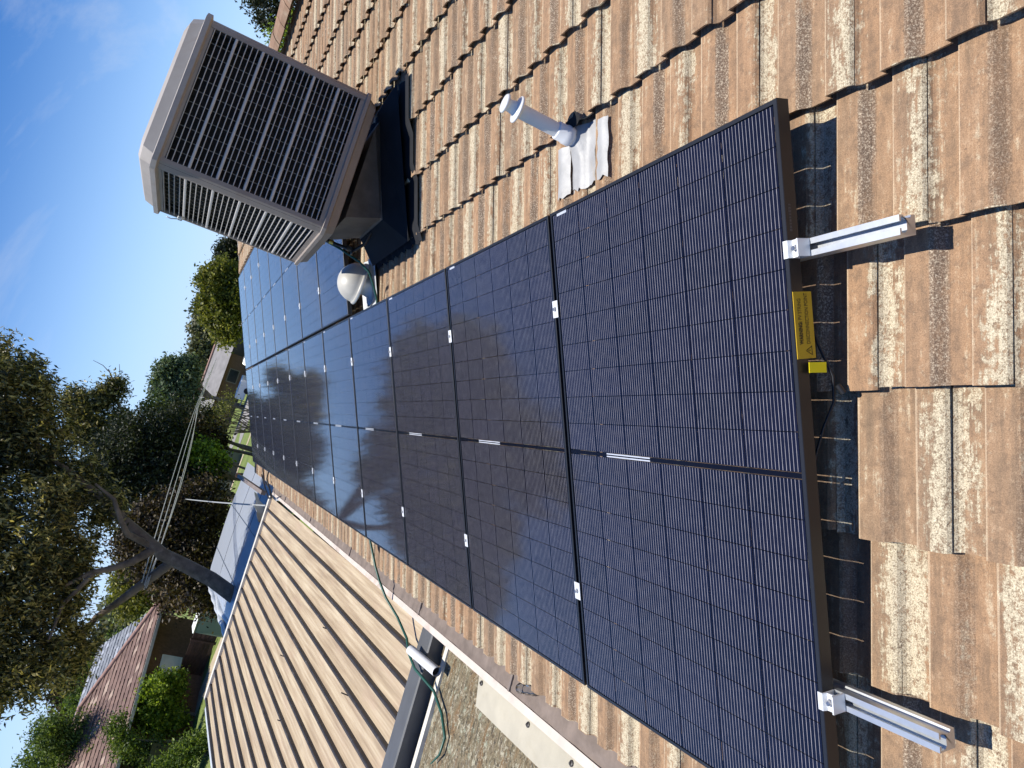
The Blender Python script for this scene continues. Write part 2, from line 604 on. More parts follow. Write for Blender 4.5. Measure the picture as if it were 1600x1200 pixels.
M = {
    'tile': tile_material(),
    'cell': cell_material(),
    'busbar': plain('dark_busbar_strip', (0.004, 0.0045, 0.009), 0.25, 0, 0.1, 6, 0, spec=0.2),
    'backglass': clear_glass('module_back_glass', (0.55, 0.58, 0.62)),
    'clear': clear_glass('clear_plastic', (0.88, 0.9, 0.9)),
    'frame': plain('black_anodised_frame', (0.014, 0.015, 0.018), 0.38, 0.15, 0.1, 5, 0, spec=0.6),
    'alu': plain('mill_aluminium', (0.66, 0.68, 0.69), 0.42, 0.85, 0.14, 14, 0.06),
    'clamp': plain('bright_clamp_aluminium', (0.72, 0.73, 0.74), 0.5, 0.35, 0.05, 20, 0.03),
    'silver': plain('ribbon_silver', (0.75, 0.77, 0.8), 0.35, 0.5, 0.1, 30, 0),
    'steel': plain('bolt_steel', (0.45, 0.45, 0.46), 0.3, 0.9, 0.1, 30, 0),
    'cooler': plain('cooler_beige_plastic', (0.265, 0.225, 0.195), 0.55, 0, 0.10, 4, 0.04, dirt=((0.20, 0.15, 0.115), 0.65)),
    'coolerlid': plain('cooler_faded_lid', (0.37, 0.335, 0.305), 0.65, 0, 0.14, 3, 0.04, dirt=((0.26, 0.20, 0.16), 0.6)),
    'bar': plain('cooler_louvre_bar', (0.50, 0.475, 0.44), 0.5, 0, 0.10, 8, 0.02),
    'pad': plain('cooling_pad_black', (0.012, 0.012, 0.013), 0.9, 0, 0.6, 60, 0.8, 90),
    'duct': plain('dropper_grey_metal', (0.085, 0.082, 0.080), 0.55, 0.2, 0.35, 9, 0.1, dirt=((0.14, 0.12, 0.10), 0.5)),
    'flash': plain('black_flashing_with_shade', (0.014, 0.015, 0.018), 0.8, 0, 0.3, 6, 0.1, 30, spec=0.2),  # flashing black, deepened so it also carries the cooler's shadow
    'lead': plain('dressed_lead_white', (0.36, 0.36, 0.355), 0.55, 0.1, 0.16, 14, 0.5, 30, dirt=((0.36, 0.30, 0.22), 0.55)),
    'pvc': plain('white_pvc', (0.68, 0.685, 0.69), 0.4, 0, 0.05, 6, 0.02),
    'black': plain('black_plastic', (0.012, 0.012, 0.013), 0.5, 0, 0.2, 6, 0.05),
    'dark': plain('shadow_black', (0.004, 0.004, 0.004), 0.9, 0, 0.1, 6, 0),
    'dome': plain('aged_white_dome', (0.47, 0.45, 0.40), 0.42, 0, 0.14, 9, 0.05, dirt=((0.42, 0.38, 0.30), 0.5)),
    'galv': plain('galvanised_neck', (0.60, 0.62, 0.62), 0.45, 0.35, 0.15, 10, 0.05),
    'yellow': plain('warning_yellow', (0.56, 0.36, 0.010), 0.55, 0, 0.06, 10, 0),
    'tagyellow': plain('bright_yellow_tag', (0.95, 0.80, 0.0), 0.45, 0, 0.04, 10, 0),
    'ink': plain('black_ink', (0.02, 0.015, 0.005), 0.7, 0, 0.1, 10, 0),
    'greyink': plain('grey_stamp', (0.06, 0.06, 0.065), 0.5, 0, 0.1, 10, 0),
    'gutter': plain('gutter_grey_brown', (0.205, 0.165, 0.140), 0.6, 0, 0.22, 5, 0.1, dirt=((0.10, 0.075, 0.06), 0.6)),
    'gutterlip': plain('gutter_faded_lip', (0.60, 0.52, 0.45), 0.55, 0, 0.12, 6, 0.05, dirt=((0.36, 0.27, 0.21), 0.6)),
    'fascia': plain('cream_fascia', (0.55, 0.50, 0.42), 0.6, 0, 0.12, 4, 0.05),
    'brick': plain('brown_brick', (0.16, 0.085, 0.055), 0.85, 0, 0.35, 9, 0.3),
    'sheet': patio_sheet(),
    'rib': plain('dark_bronze_rib', (0.036, 0.031, 0.029), 0.5, 0, 0.35, 7, 0.05, dirt=((0.12, 0.10, 0.08), 0.6)),
    'beam': plain('charcoal_steel_beam', (0.115, 0.118, 0.122), 0.42, 0.25, 0.12, 6, 0.03),
    'cream': plain('cream_flashing', (0.66, 0.62, 0.53), 0.5, 0, 0.12, 5, 0.04, dirt=((0.45, 0.39, 0.29), 0.55)),
    'whitetrim': plain('white_trim', (0.74, 0.72, 0.68), 0.5, 0, 0.08, 5, 0.03),
    'lichen': lichen_sheet(),
    'shiny': shiny_sheet(),
    'seam': plain('seam_dark', (0.10, 0.12, 0.15), 0.5, 0, 0.1, 5, 0),
    'hose': plain('green_hose', (0.018, 0.085, 0.060), 0.4, 0, 0.15, 10, 0.02),
    'cable': plain('weathered_cable', (0.42, 0.41, 0.37), 0.6, 0, 0.1, 10, 0),
    'greycable': plain('grey_service_cable', (0.34, 0.35, 0.34), 0.55, 0, 0.1, 10, 0),
    'brass': plain('brass_fitting', (0.55, 0.38, 0.08), 0.35, 0.9, 0.1, 20, 0),
    'orange': plain('orange_cap', (0.80, 0.24, 0.03), 0.5, 0, 0.1, 8, 0),
    'grass': grass_mat(),
    'concrete': plain('path_concrete', (0.40, 0.33, 0.23), 0.9, 0, 0.2, 3, 0.3),
    'asphalt': plain('pale_asphalt', (0.24, 0.225, 0.21), 0.9, 0, 0.2, 2, 0.3),
    'fence': plain('dark_red_brown_board', (0.060, 0.030, 0.024), 0.8, 0, 0.4, 4, 0.3),
    'nbtile': plain('red_brown_terracotta', (0.175, 0.098, 0.072), 0.75, 0, 0.55, 7, 0.3, 20, dirt=((0.42, 0.29, 0.21), 0.55)),
    'nbtile2': plain('slate_blue_tile', (0.19, 0.205, 0.235), 0.6, 0, 0.3, 7, 0.3, 20),
    'fartile': plain('grey_far_tile', (0.215, 0.205, 0.20), 0.8, 0, 0.25, 1.5, 0.3, 6),
    'ridgered': plain('pinkish_ridge', (0.34, 0.20, 0.16), 0.8, 0, 0.2, 3, 0.2),
    'glass_dark': plain('window_dark', (0.015, 0.018, 0.02), 0.12, 0, 0.2, 3, 0),
    'shed': plain('dark_green_shed', (0.035, 0.05, 0.04), 0.5, 0, 0.15, 3, 0.05),
    'tank': plain('pale_green_tank', (0.20, 0.235, 0.185), 0.5, 0, 0.12, 3, 0.05),
    'trunk': plain('gum_bark', (0.14, 0.108, 0.085), 0.9, 0, 0.55, 4.5, 1.0, 9, dirt=((0.30, 0.25, 0.21), 0.6)),
    'twig': plain('grey_brown_twig', (0.17, 0.13, 0.10), 0.9, 0, 0.4, 4, 0.4),
    'white': plain('white_paint', (0.8, 0.8, 0.78), 0.4, 0, 0.05, 3, 0),
    'carpaint': plain('pale_silver_car', (0.45, 0.46, 0.42), 0.25, 0.4, 0.05, 3, 0, coat=0.6),
    'tyre': plain('tyre_rubber', (0.02, 0.02, 0.02), 0.8, 0, 0.1, 6, 0),
}
def mixed_tile(name, a, b, pale):
    t = NT(name)
    isl = t.node('ShaderNodeNewGeometry').outputs['Random Per Island']
    col = t.mix(isl, a, b)
    wnn = t.node('ShaderNodeTexWhiteNoise', noise_dimensions='1D')
    t.l.new(isl, wnn.inputs['W'])
    col = t.mix(t.step(wnn.outputs['Value'], 0.86, 0.92), col, pale)
    col = t.mix(0.5, col, t.ramp(t.noise(t.pos(), 9, 5, 0.65), [(0.3, 0.6), (0.7, 1.3)]), 'MULTIPLY')
    t.set(Base_Color=col, Roughness=0.7)
    return t.m


M['nbmix'] = mixed_tile('mixed_terracotta', (0.125, 0.070, 0.055), (0.20, 0.118, 0.09), (0.36, 0.26, 0.20))
M['slatemix'] = mixed_tile('mixed_slate', (0.15, 0.165, 0.19), (0.24, 0.255, 0.28), (0.34, 0.36, 0.40))
L_GUM = leafy('gum_leaf', [(0.25, (0.022, 0.026, 0.010)), (0.45, (0.055, 0.058, 0.020)), (0.58, (0.14, 0.125, 0.042)), (0.72, (0.42, 0.34, 0.125))], rough=0.38)
L_DARK = leafy('dark_leaf', [(0.25, (0.010, 0.014, 0.006)), (0.5, (0.022, 0.030, 0.011)), (0.8, (0.055, 0.060, 0.022))], trans=0.2)
L_PLUM = leafy('plum_leaf', [(0.25, (0.016, 0.011, 0.006)), (0.5, (0.045, 0.028, 0.014)), (0.65, (0.085, 0.062, 0.024)), (0.85, (0.18, 0.12, 0.05))], trans=0.25)
L_LIME = leafy('lime_leaf', [(0.25, (0.07, 0.11, 0.012)), (0.5, (0.18, 0.26, 0.028)), (0.8, (0.36, 0.43, 0.06))], trans=0.4)
L_GREEN = leafy('fresh_leaf', [(0.25, (0.035, 0.062, 0.012)), (0.5, (0.09, 0.135, 0.024)), (0.8, (0.21, 0.27, 0.05))], trans=0.4)
L_OLIVE = leafy('olive_leaf', [(0.25, (0.055, 0.065, 0.012)), (0.5, (0.145, 0.155, 0.026)), (0.8, (0.32, 0.30, 0.06))], trans=0.35)
L_BLUE = leafy('blue_green_leaf', [(0.25, (0.045, 0.070, 0.042)), (0.5, (0.095, 0.135, 0.075)), (0.8, (0.20, 0.24, 0.13))], trans=0.3)
L_FAR = leafy('far_leaf', [(0.25, (0.07, 0.08, 0.045)), (0.5, (0.125, 0.135, 0.07)), (0.8, (0.21, 0.20, 0.11))], trans=0.25)

# ================================================================== the setting


def ground_z(x, y):
    t = min(max((y - 34.0) / 46.0, 0), 1)
    return -1.25 * t * t * (3 - 2 * t)


def sheet(name, mat, xs, ys, zoff, label=None, kind='structure'):
    mb = MB()
    n, m = len(xs), len(ys)
    mb.add([(x, y, ground_z(x, y) + zoff) for y in ys for x in xs],
           [(j * n + i, j * n + i + 1, (j + 1) * n + i + 1, (j + 1) * n + i) for j in range(m - 1) for i in range(n - 1)], True)
    o = mb.build(name, mat)
    return tag(o, label, None, None, kind)


sheet('ground', M['grass'], [-400, -60, -20, 0, 20, 60, 400], [-60, 0, 20] + list(range(30, 90, 5)) + [120, 200, 400, 900], 0.0)


def strip(name, mat, a, b, w, zoff, n=12):
    """paved strip from a to b on the ground"""
    a, b = Vector((*a, 0)), Vector((*b, 0))
    d = (b - a).normalized()
    s = Vector((-d.y, d.x, 0)) * w / 2
    mb = MB()
    v, f = [], []
    for i in range(n + 1):
        p = a.lerp(b, i / n)
        for q in (p - s, p + s):
            v.append((q.x, q.y, ground_z(q.x, q.y) + zoff))
        if i:
            f.append((2 * i - 2, 2 * i - 1, 2 * i + 1, 2 * i))
    mb.add(v, f)
    return tag(mb.build(name, mat), kind='structure')


strip('road', M['asphalt'], (-6, 74), (60, 52), 5.0, 0.012)
strip('footpath', M['concrete'], (-7.2, 53.0), (40, 39.5), 1.1, 0.010)
strip('garden_path', M['concrete'], (-7.5, 30.2), (-15.5, 33.4), 1.3, 0.010)
strip('driveway', M['asphalt'], (-1.6, 60.0), (2.2, 72.0), 3.2, 0.022)
patio = MB().box((-5.0, 6.0, 0.02), (6.6, 22, 0.04)).build('patio_paving', M['concrete'])
tag(patio, kind='structure')

# ================================================================== our house
house = thing('tiled_house', 'brown concrete tiled house roof that carries the solar panels', 'house')

ROOF_Y0, ROOF_Y1 = -2.42, 15.08
TILE_Z = -0.125                      # height of a tile's roll under the panel plane
RIDGE_X = 3.36
LEN = GAUGE + 0.065
DROP = 0.035                         # fall of a tile from its nose to the next course
THK = 0.009
# half profile across one roll (0.15 m), from the sharp drop onwards
PROF = [(0.003, -0.024), (0.060, -0.025), (0.068, -0.020), (0.082, -0.004), (0.090, 0.000), (0.1475, 0.001)]


def tile_profile():
    """one tile (two rolls) cut at the side joint in the middle of a ramp"""
    pts = []
    for k in range(-1, 3):
        for y, z in PROF:
            yy = y + k * MODW - 0.075
            pts.append((yy, z))
    pts = [p for p in pts if 0.0015 < p[0] < 0.2985]
    return [(0.0015, -0.0120)] + pts + [(0.2985, -0.0120)]


def tile_geo(jit=None):
    pr = tile_profile()
    n = len(pr)
    v = []
    for x in (0.0, LEN):
        dz = -DROP * x / GAUGE
        for y, z in pr:
            nose = -0.0015 if x == 0 else 0
            v.append((x, y, z + dz + nose))
    for x in (0.0, LEN):
        dz = -DROP * x / GAUGE
        for y, z in pr:
            v.append((x, y, z + dz - THK))
    f = []
    for i in range(n - 1):
        f.append((i, i + n, i + n + 1, i + 1))
        f.append((2 * n + i, 2 * n + i + 1, i + 1, i))           # nose
    f.append((0, 2 * n, 3 * n, n))
    f.append((n - 1, 2 * n - 1, 4 * n - 1, 3 * n - 1))
    return v, f


# deck under the tiles, both slopes of the gable
ym0, ym1 = ROOF_Y0 + 0.02, ROOF_Y1 - 0.06
rid = rp(RIDGE_X + 0.03, 0, -0.205)
eav = rp(-1.95, 0, -0.205)
far_e = Vector((2 * rid.x - eav.x, 0, eav.z))
mb = MB()
for a, b in ((eav, rid), (rid, far_e)):
    lo = [Vector((a.x, ym0, a.z - .03)), Vector((b.x, ym0, b.z - .03)), Vector((b.x, ym1, b.z - .03)), Vector((a.x, ym1, a.z - .03))]
    mb.hexa(lo, [p + Vector((0, 0, .03)) for p in lo])
roof = mb.build('roof', M['black'], house)

# which tiles show, and how large
camv = cm.translation
Minv = cm.inverted()


def seen_area(X, Y):
    p = Minv @ rp(X + GAUGE / 2, Y + 0.15, TILE_Z)
    if p.z > -0.15:
        return 0
    px = 0.5 + (p.x / -p.z) * cam_d.lens / 36.0
    py = 0.5 + (p.y / -p.z) * cam_d.lens / 36.0 * (1600 / 1200.0)
    if not (-0.08 < px < 1.12 and -0.12 < py < 1.12):
        return 0
    n = rv(0, 0, 1)
    d = rp(X + GAUGE / 2, Y + 0.15, TILE_Z) - camv
    return -n.dot(d.normalized()) / d.length_squared


def under_panels(X, Y):
    x1, y1 = X + GAUGE, Y + 0.3
    low = X > -1.68 and x1 < -0.03 and Y > 0.05 and y1 < 13.6
    up = X > 0.05 and x1 < 1.70 and Y > 4.75 and y1 < 13.6
    ac = 0.28 < X and x1 < 1.25 and Y > 3.15 and y1 < 4.05
    return low or up or ac


tv, tf = tile_geo()
tile_me = MB().add(tv, tf).mesh('roof_tile')
tile_me.materials.append(M['tile'])
bm = bmesh.new(); bm.from_mesh(tile_me); bmesh.ops.recalc_face_normals(bm, faces=bm.faces[:]); bm.to_mesh(tile_me); bm.free()

tiles = []
ncol = int((ROOF_Y1 - ROOF_Y0) / 0.3) + 2
for k in range(-6, 10):
    X = COURSE0 + GAUGE * k
    for j in range(ncol):
        Y = PHASE + 0.075 + (MODW if k % 2 else 0) + 0.3 * (j + math.ceil(ROOF_Y0 / 0.3) - 1)
        if Y < ROOF_Y0 - 0.16 or Y > ROOF_Y1 - 0.16:
            continue
        a = seen_area(X, Y)
        if under_panels(X, Y):
            a *= 0.0
        tiles.append((a, X, Y))
tiles.sort(key=lambda q: -q[0])
rest = MB()
for i, (a, X, Y) in enumerate(tiles):
    dz = rng.uniform(-0.0025, 0.0025)
    dx = rng.uniform(-0.005, 0.005)
    yaw = rng.uniform(-0.006, 0.006)
    if i < 300 and a > 0:
        o = link('roof_tile', tile_me, roof)
        o.location = rp(X + dx, Y, TILE_Z + dz)
        o.rotation_euler = (Matrix.Rotation(-PITCH, 3, 'Y') @ Matrix.Rotation(yaw, 3, 'Z')).to_euler()
    else:
        rest.add([rp(X + dx + x - yaw * y, Y + y + yaw * x, TILE_Z + dz + z) for x, y, z in tv], tf)
o = rest.build('roof_tile_field', M['tile'], roof, fix=False)
o['kind'] = 'stuff'
# the far slope, out of sight behind the ridge
mb = MB()
for k in range(16):
    t0, t1 = k / 16, (k + 1) / 16 + 0.01
    a, b = rid.lerp(far_e, t0), rid.lerp(far_e, t1)
    for j in range(58):
        y0 = ROOF_Y0 + j * 0.3
        mb.add([(a.x, y0, a.z + .05), (b.x, y0, b.z + .07), (b.x, y0 + .13, b.z + .07), (a.x, y0 + .13, a.z + .05),
                (a.x, y0 + .15, a.z + .07), (b.x, y0 + .15, b.z + .09), (b.x, y0 + .3, b.z + .09), (a.x, y0 + .3, a.z + .07)],
               [(0, 1, 2, 3), (3, 2, 5, 4), (4, 5, 6, 7)])
o = mb.build('back_slope_tiles', M['tile'], roof, fix=False)
o['kind'] = 'stuff'

# ridge caps
rt = rp(RIDGE_X + 0.02, 0, -0.10)
capprof = [(-0.135, -0.055), (-0.10, 0.0), (-0.045, 0.045), (0.0, 0.055), (0.045, 0.045), (0.10, 0.0), (0.135, -0.055)]
mb = MB()
n = len(capprof)
v = []
for y, s in ((0, 1.06), (0.43, 0.97)):
    v += [(a * s, y, b * s) for a, b in capprof]
    v += [(a * s * .9, y, b * s - .016) for a, b in capprof]
f = []
for i in range(n - 1):
    f += [(i, i + 1, 2 * n + i + 1, 2 * n + i), (i, n + i, n + i + 1, i + 1)]
mb.add(v, f)
cap_me = mb.mesh('ridge_cap')
capm = plain('ridge_cap_brown', (0.27, 0.165, 0.105), 0.9, 0, 0.25, 5, 0.4, dirt=((0.45, 0.38, 0.27), 0.6))
cap_me.materials.append(capm)
y = ROOF_Y0
while y < ROOF_Y1 - 0.3:
    link('ridge_cap', cap_me, roof, (rt.x, y, rt.z + 0.055 + rng.uniform(-.004, .004)))
    y += 0.40

# barge board and verge at the far gable, walls and fascia below
mb = MB()
for a, b in ((eav, rid), (rid, far_e)):
    lo = [Vector((a.x, ROOF_Y1 - .02, a.z - .14)), Vector((b.x, ROOF_Y1 - .02, b.z - .14)), Vector((b.x, ROOF_Y1 + .02, b.z - .14)), Vector((a.x, ROOF_Y1 + .02, a.z - .14))]
    mb.hexa(lo, [p + Vector((0, 0, .20)) for p in lo])
mb.build('barge_board', M['fascia'], house)
wx0, wx1 = eav.x + 0.5, far_e.x - 0.5
MB().box(((wx0 + wx1) / 2, (ROOF_Y0 + ROOF_Y1) / 2, 1.26), (wx1 - wx0, ROOF_Y1 - ROOF_Y0 - 0.9, 2.46)).build('wall', M['brick'], house)
mb = MB()
mb.add([(wx0, ROOF_Y1 - .45, 2.47), (wx1, ROOF_Y1 - .45, 2.47), (rid.x, ROOF_Y1 - .45, rid.z - .08)], [(0, 1, 2)])
mb.build('gable_wall', M['brick'], house)
GX = -1.83                            # where the tiles end
MB().box((GX + 0.09, (ROOF_Y0 + 15) / 2, 2.53), (0.03, 15 - ROOF_Y0, 0.18)).build('fascia', M['fascia'], house)

# gutter: open box with a broad faded lip, lengths lapped at joints
gp = [(-0.028, 0.010), (-0.030, -0.022), (-0.135, -0.022), (-0.135, -0.014), (-0.178, 0.024), (-0.182, 0.010), (-0.139, -0.014), (-0.139, -0.100), (-0.024, -0.100), (-0.024, 0.010)]
gut = MB().extrude(gp[:4] + gp[6:], (1, 0, 0), (0, 0, 1), (0, 1, 0), (GX, -2.4, 2.595), 15.2).build('gutter', M['gutter'], house)
MB().extrude([(-0.130, -0.010), (-0.172, -0.006), (-0.178, -0.045), (-0.1400, -0.047)], (1, 0, 0), (0, 0, 1), (0, 1, 0), (GX, -2.4, 2.595), 15.2).build('gutter_lip', M['gutterlip'], gut)
for y in (0.75, 2.35, 3.95, 6.3, 8.7, 11.1):
    MB().extrude([(-0.034, -0.002), (-0.130, -0.004), (-0.130, -0.020), (-0.034, -0.020)], (1, 0, 0), (0, 0, 1), (0, 1, 0), (GX, y, 2.595), 0.02).build('gutter_joint', M['gutter'], gut)
# silt lying in the gutter
mb = MB()
xs = np.linspace(-0.128, -0.034, 6)
ys = np.arange(-2.3, 12.7, 0.11)
v, f = [], []
for j, y in enumerate(ys):
    for i, x in enumerate(xs):
        v.append((GX + x, y, 2.595 - 0.018 + rng.uniform(0, 0.010)))
for j in range(len(ys) - 1):
    for i in range(5):
        q = j * 6 + i
        f.append((q, q + 1, q + 7, q + 6))
mb.add(v, f, True)
o = mb.build('gutter_silt', plain('gutter_silt', (0.19, 0.15, 0.125), 0.95, 0, 0.3, 9, 0.5, 60), gut)

# ================================================================== solar panels
PL, PW_, GAP = 1.722, 1.134, 0.020
LIP, FH = 0.011, 0.035


def frame_mesh():
    mb = MB()
    # outer ring wall, top lip and inner drop, mitred
    def ring(a, z):
        return [(-PL + a, a, z), (-a, a, z), (-a, PW_ - a, z), (-PL + a, PW_ - a, z)]
    rings = [ring(0, -FH), ring(0, -0.0012), ring(0.0012, 0), ring(LIP, 0), ring(LIP, -0.006)]
    v = [p for r in rings for p in r]
    f = []
    for i in range(len(rings) - 1):
        for k in range(4):
            f.append((i * 4 + k, i * 4 + (k + 1) % 4, (i + 1) * 4 + (k + 1) % 4, (i + 1) * 4 + k))
    mb.add(v, f)
    # bottom flange
    r2 = [ring(0.0, -FH), ring(0.025, -FH), ring(0.025, -FH + .002), ring(0.002, -FH + .002), ring(0.002, -0.006), ring(LIP, -0.006)]
    v = [p for r in r2 for p in r]
    f = []
    for i in range(len(r2) - 1):
        for k in range(4):
            f.append((i * 4 + k, i * 4 + (k + 1) % 4, (i + 1) * 4 + (k + 1) % 4, (i + 1) * 4 + k))
    mb.add(v, f)
    me = mb.mesh('frame')
    me.materials.append(M['frame'])
    return me


FRAME_ME = frame_mesh()
BG_ME = MB().add([(-PL + LIP * .5, LIP * .5, -0.0045), (-LIP * .5, LIP * .5, -0.0045), (-LIP * .5, PW_ - LIP * .5, -0.0045), (-PL + LIP * .5, PW_ - LIP * .5, -0.0045)], [(0, 1, 2, 3)]).mesh('back_glass')
BG_ME.materials.append(M['backglass'])
CW_, CH_ = 0.1822, 0.0912
CELL_ME = MB().box((0, 0, 0), (CH_, CW_, 0.0008)).mesh('solar_cell')
CELL_ME.materials.append(M['cell'])
cells = []
mgy = (PW_ - 6 * CW_ - 5 * 0.0022) / 2
half = 9 * CH_ + 8 * 0.0022
mid_gap = 0.018
mgx = (PL - 2 * half - mid_gap) / 2
for r_ in range(18):
    x = mgx + r_ * (CH_ + 0.0022) + (mid_gap - 0.0022 if r_ >= 9 else 0) + CH_ / 2
    for c_ in range(6):
        cells.append((-x, mgy + c_ * (CW_ + 0.0022) + CW_ / 2))
mb = MB()
for x, y in cells:
    mb.box((x, y, -0.0026), (CH_, CW_, 0.0008))
CELLS_ME = mb.mesh('solar_cell_field')
CELLS_ME.materials.append(M['cell'])
RIB_ME = MB().box((-PL / 2 + 0.0042, 0.745, -0.0018), (0.0042, 0.25, 0.0006)).box((-PL / 2 - 0.0042, 0.745, -0.0018), (0.0042, 0.25, 0.0006)).mesh('cross_ribbon')
RIB_ME.materials.append(M['silver'])
BUS_ME = MB().box((-PL / 2, PW_ / 2, -0.0030), (0.0125, PW_ - 0.024, 0.0006)).mesh('centre_busbar')
BUS_ME.materials.append(M['busbar'])
TAB_ME = MB().box((-0.0165, 1.05, -0.0016), (0.009, 0.07, 0.0006)).mesh('serial_label')
TAB_ME.materials.append(M['silver'])

ORD = ['nearest', 'second nearest', 'third nearest', 'fourth nearest', 'fifth nearest', 'sixth nearest', 'seventh nearest', 'eighth nearest', 'ninth nearest', 'tenth nearest', 'eleventh nearest', 'farthest']


def solar_panel(X, Y, label, group, detailed):
    p = thing('solar_panel', label, 'solar panel', rp(X, Y, 0), ROOF_ROT, group)
    link('frame', FRAME_ME, p)
    link('back_glass', BG_ME, p)
    if detailed:
        for x, y in cells:
            link('solar_cell', CELL_ME, p, (x, y, -0.0026))
    else:
        c = link('solar_cell_field', CELLS_ME, p)
        c['kind'] = 'stuff'
    link('centre_busbar', BUS_ME, p)
    link('cross_ribbon', RIB_ME, p)
    link('serial_label', TAB_ME, p)
    return p


pitch = PW_ + GAP
panels = []
for k in range(12):
    extra = ' with a yellow label' if k == 0 else ''
    lab = '%s black framed solar panel of the long lower row%s' % (ORD[k], extra)
    panels.append(solar_panel(0, k * pitch, lab, 'solar panels of the lower row', k < 4))
for k in range(4, 12):
    w_ = ORD[k - 4] if k < 11 else 'farthest'
    solar_panel(PL + GAP, k * pitch, '%s black framed solar panel of the short upper row' % w_, 'solar panels of the upper row', False)

# yellow warning label hanging on the near frame (part of the first panel)
p0 = panels[0]
lab = MB().box((-0.5175, -0.0022, -0.029), (0.153, 0.0016, 0.055)).build('warning_label', M['yellow'], p0)
lab['label'] = 'yellow warning label reading WARNING PV STRING DISCONNECTION POINT'


def text_mesh(body, size, mat, name, parent, loc, rot, bold=0.0, align='LEFT'):
    cu = bpy.data.curves.new(name, 'FONT')
    cu.body = body
    cu.size = size
    cu.align_x = align
    cu.offset = bold
    cu.extrude = 0.0002
    cu.resolution_u = 3
    tmp = bpy.data.objects.new(name, cu)
    COL.objects.link(tmp)
    dg = bpy.context.evaluated_depsgraph_get()
    dg.update()
    me = bpy.data.meshes.new_from_object(tmp.evaluated_get(dg))
    bpy.data.objects.remove(tmp)
    me.materials.clear()
    me.materials.append(mat)
    return link(name, me, parent, loc, rot)


TR = (math.pi / 2, 0, 0)             # lettering that faces down the row
l1 = text_mesh('WARNING:', 0.0150, M['ink'], 'lettering', lab, (-0.561, -0.0033, -0.0220), TR, 0.0006)
l2 = text_mesh('PV STRING', 0.0150, M['ink'], 'lettering', lab, (-0.5055, -0.0033, -0.0220), TR, 0.0)
l3 = text_mesh('DISCONNECTION POINT', 0.0150, M['ink'], 'lettering', lab, (-0.561, -0.0033, -0.0425), TR, 0.0)
for o in (l1, l2, l3):
    o.scale = (0.68, 1, 1)
mb = MB()
for a, b in (((-0.586, -0.046), (-0.566, -0.046)), ((-0.566, -0.046), (-0.576, -0.029)), ((-0.576, -0.029), (-0.586, -0.046))):
    mb.tube([(a[0], -0.0033, a[1]), (b[0], -0.0033, b[1])], 0.0008, 4)
mb.tube([(-0.576, -0.0033, -0.0345), (-0.5775, -0.0033, -0.0385), (-0.5745, -0.0033, -0.0385), (-0.576, -0.0033, -0.0425)], 0.0006, 4)
mb.build('warning_symbol', M['ink'], lab)
st = MB()
for i in range(9):
    st.box((-0.240 + i * 0.0072 - 0.06, -0.0004, -0.014), (rng.uniform(.003, .006), 0.0004, rng.uniform(.004, .008)))
st.build('faint_stamp', M['greyink'], p0)

# rails with clamps
RAILP = [(-0.020, 0), (-0.020, 0.040), (-0.007, 0.040), (-0.007, 0.036), (-0.016, 0.036), (-0.016, 0.026), (-0.010, 0.022), (0.010, 0.022), (0.016, 0.026), (0.016, 0.036), (0.007, 0.036), (0.007, 0.040), (0.020, 0.040), (0.020, 0.030), (0.014, 0.028), (0.014, 0.012), (0.020, 0.010), (0.020, 0)]


def end_clamp_mesh():
    mb = MB()
    mb.extrude([(-0.002, 0.0015), (0.010, 0.0015), (0.010, 0.0045), (-0.004, 0.0045), (-0.008, -0.006), (-0.024, -0.006), (-0.028, 0.002), (-0.032, 0.002), (-0.032, -0.034), (-0.027, -0.034), (-0.026, -0.011), (-0.006, -0.011), (-0.0015, -0.034), (-0.0015, 0.0015)],
               (0, 1, 0), (0, 0, 1), (1, 0, 0), (-0.020, 0, 0), 0.040)
    me = mb.mesh('end_clamp')
    me.materials.append(M['clamp'])
    return me


END_ME = end_clamp_mesh()
MIDC_ME = MB().box((0, 0, 0.0028), (0.062, 0.038, 0.003), bevel=0.0008).box((0, 0, -0.016), (0.05, 0.017, 0.034)).mesh('mid_clamp')
MIDC_ME.materials.append(M['clamp'])
BOLT_ME = MB().lathe([(0, 0.009), (0.0042, 0.009), (0.0058, 0.0075), (0.0058, 0.0), (0.009, 0.0), (0.009, -0.0015)], (0, 0, 0), 10, False).mesh('bolt')
BOLT_ME.materials.append(M['steel'])


def rail(X, ya, yb, label, y_first, n_gaps):
    t = thing('mounting_rail', label, 'mounting rail', rp(X, ya, -0.080), ROOF_ROT, 'panel mounting rails')
    L = yb - ya
    MB().extrude([(a, b * 1.12) for a, b in RAILP], (1, 0, 0), (0, 0, 1), (0, 1, 0), (0, 0, 0), L).build('rail_bar', M['alu'], t)
    c = link('end_clamp', END_ME, t, (0, y_first - ya, 0.080))
    link('bolt', BOLT_ME, c, (0, -0.016, -0.006))
    for i in range(1, n_gaps + 1):
        c = link('mid_clamp', MIDC_ME, t, (0, y_first + i * pitch - GAP / 2 - ya, 0.080))
        link('bolt', BOLT_ME, c, (0, 0, 0.0045))
    for y in np.arange(y_first + 0.35, yb, 1.2):
        MB().box((0.03, y - ya, -0.012), (0.05, 0.035, 0.030)).build('roof_bracket', M['alu'], t)
    return t


rail(-0.345, -0.262, 13.95, 'aluminium mounting rail under the upper half of the lower panel row', 0.0, 11)
rail(-1.372, -0.262, 13.95, 'aluminium mounting rail under the gutter side of the lower panel row', 0.0, 11)
rail(PL + GAP - 0.345, 4 * pitch - 0.03, 13.95, 'aluminium mounting rail under the ridge side of the upper panel row', 4 * pitch, 7)
rail(PL + GAP - 1.372, 4 * pitch - 0.03, 13.95, 'aluminium mounting rail under the lower half of the upper panel row', 4 * pitch, 7)

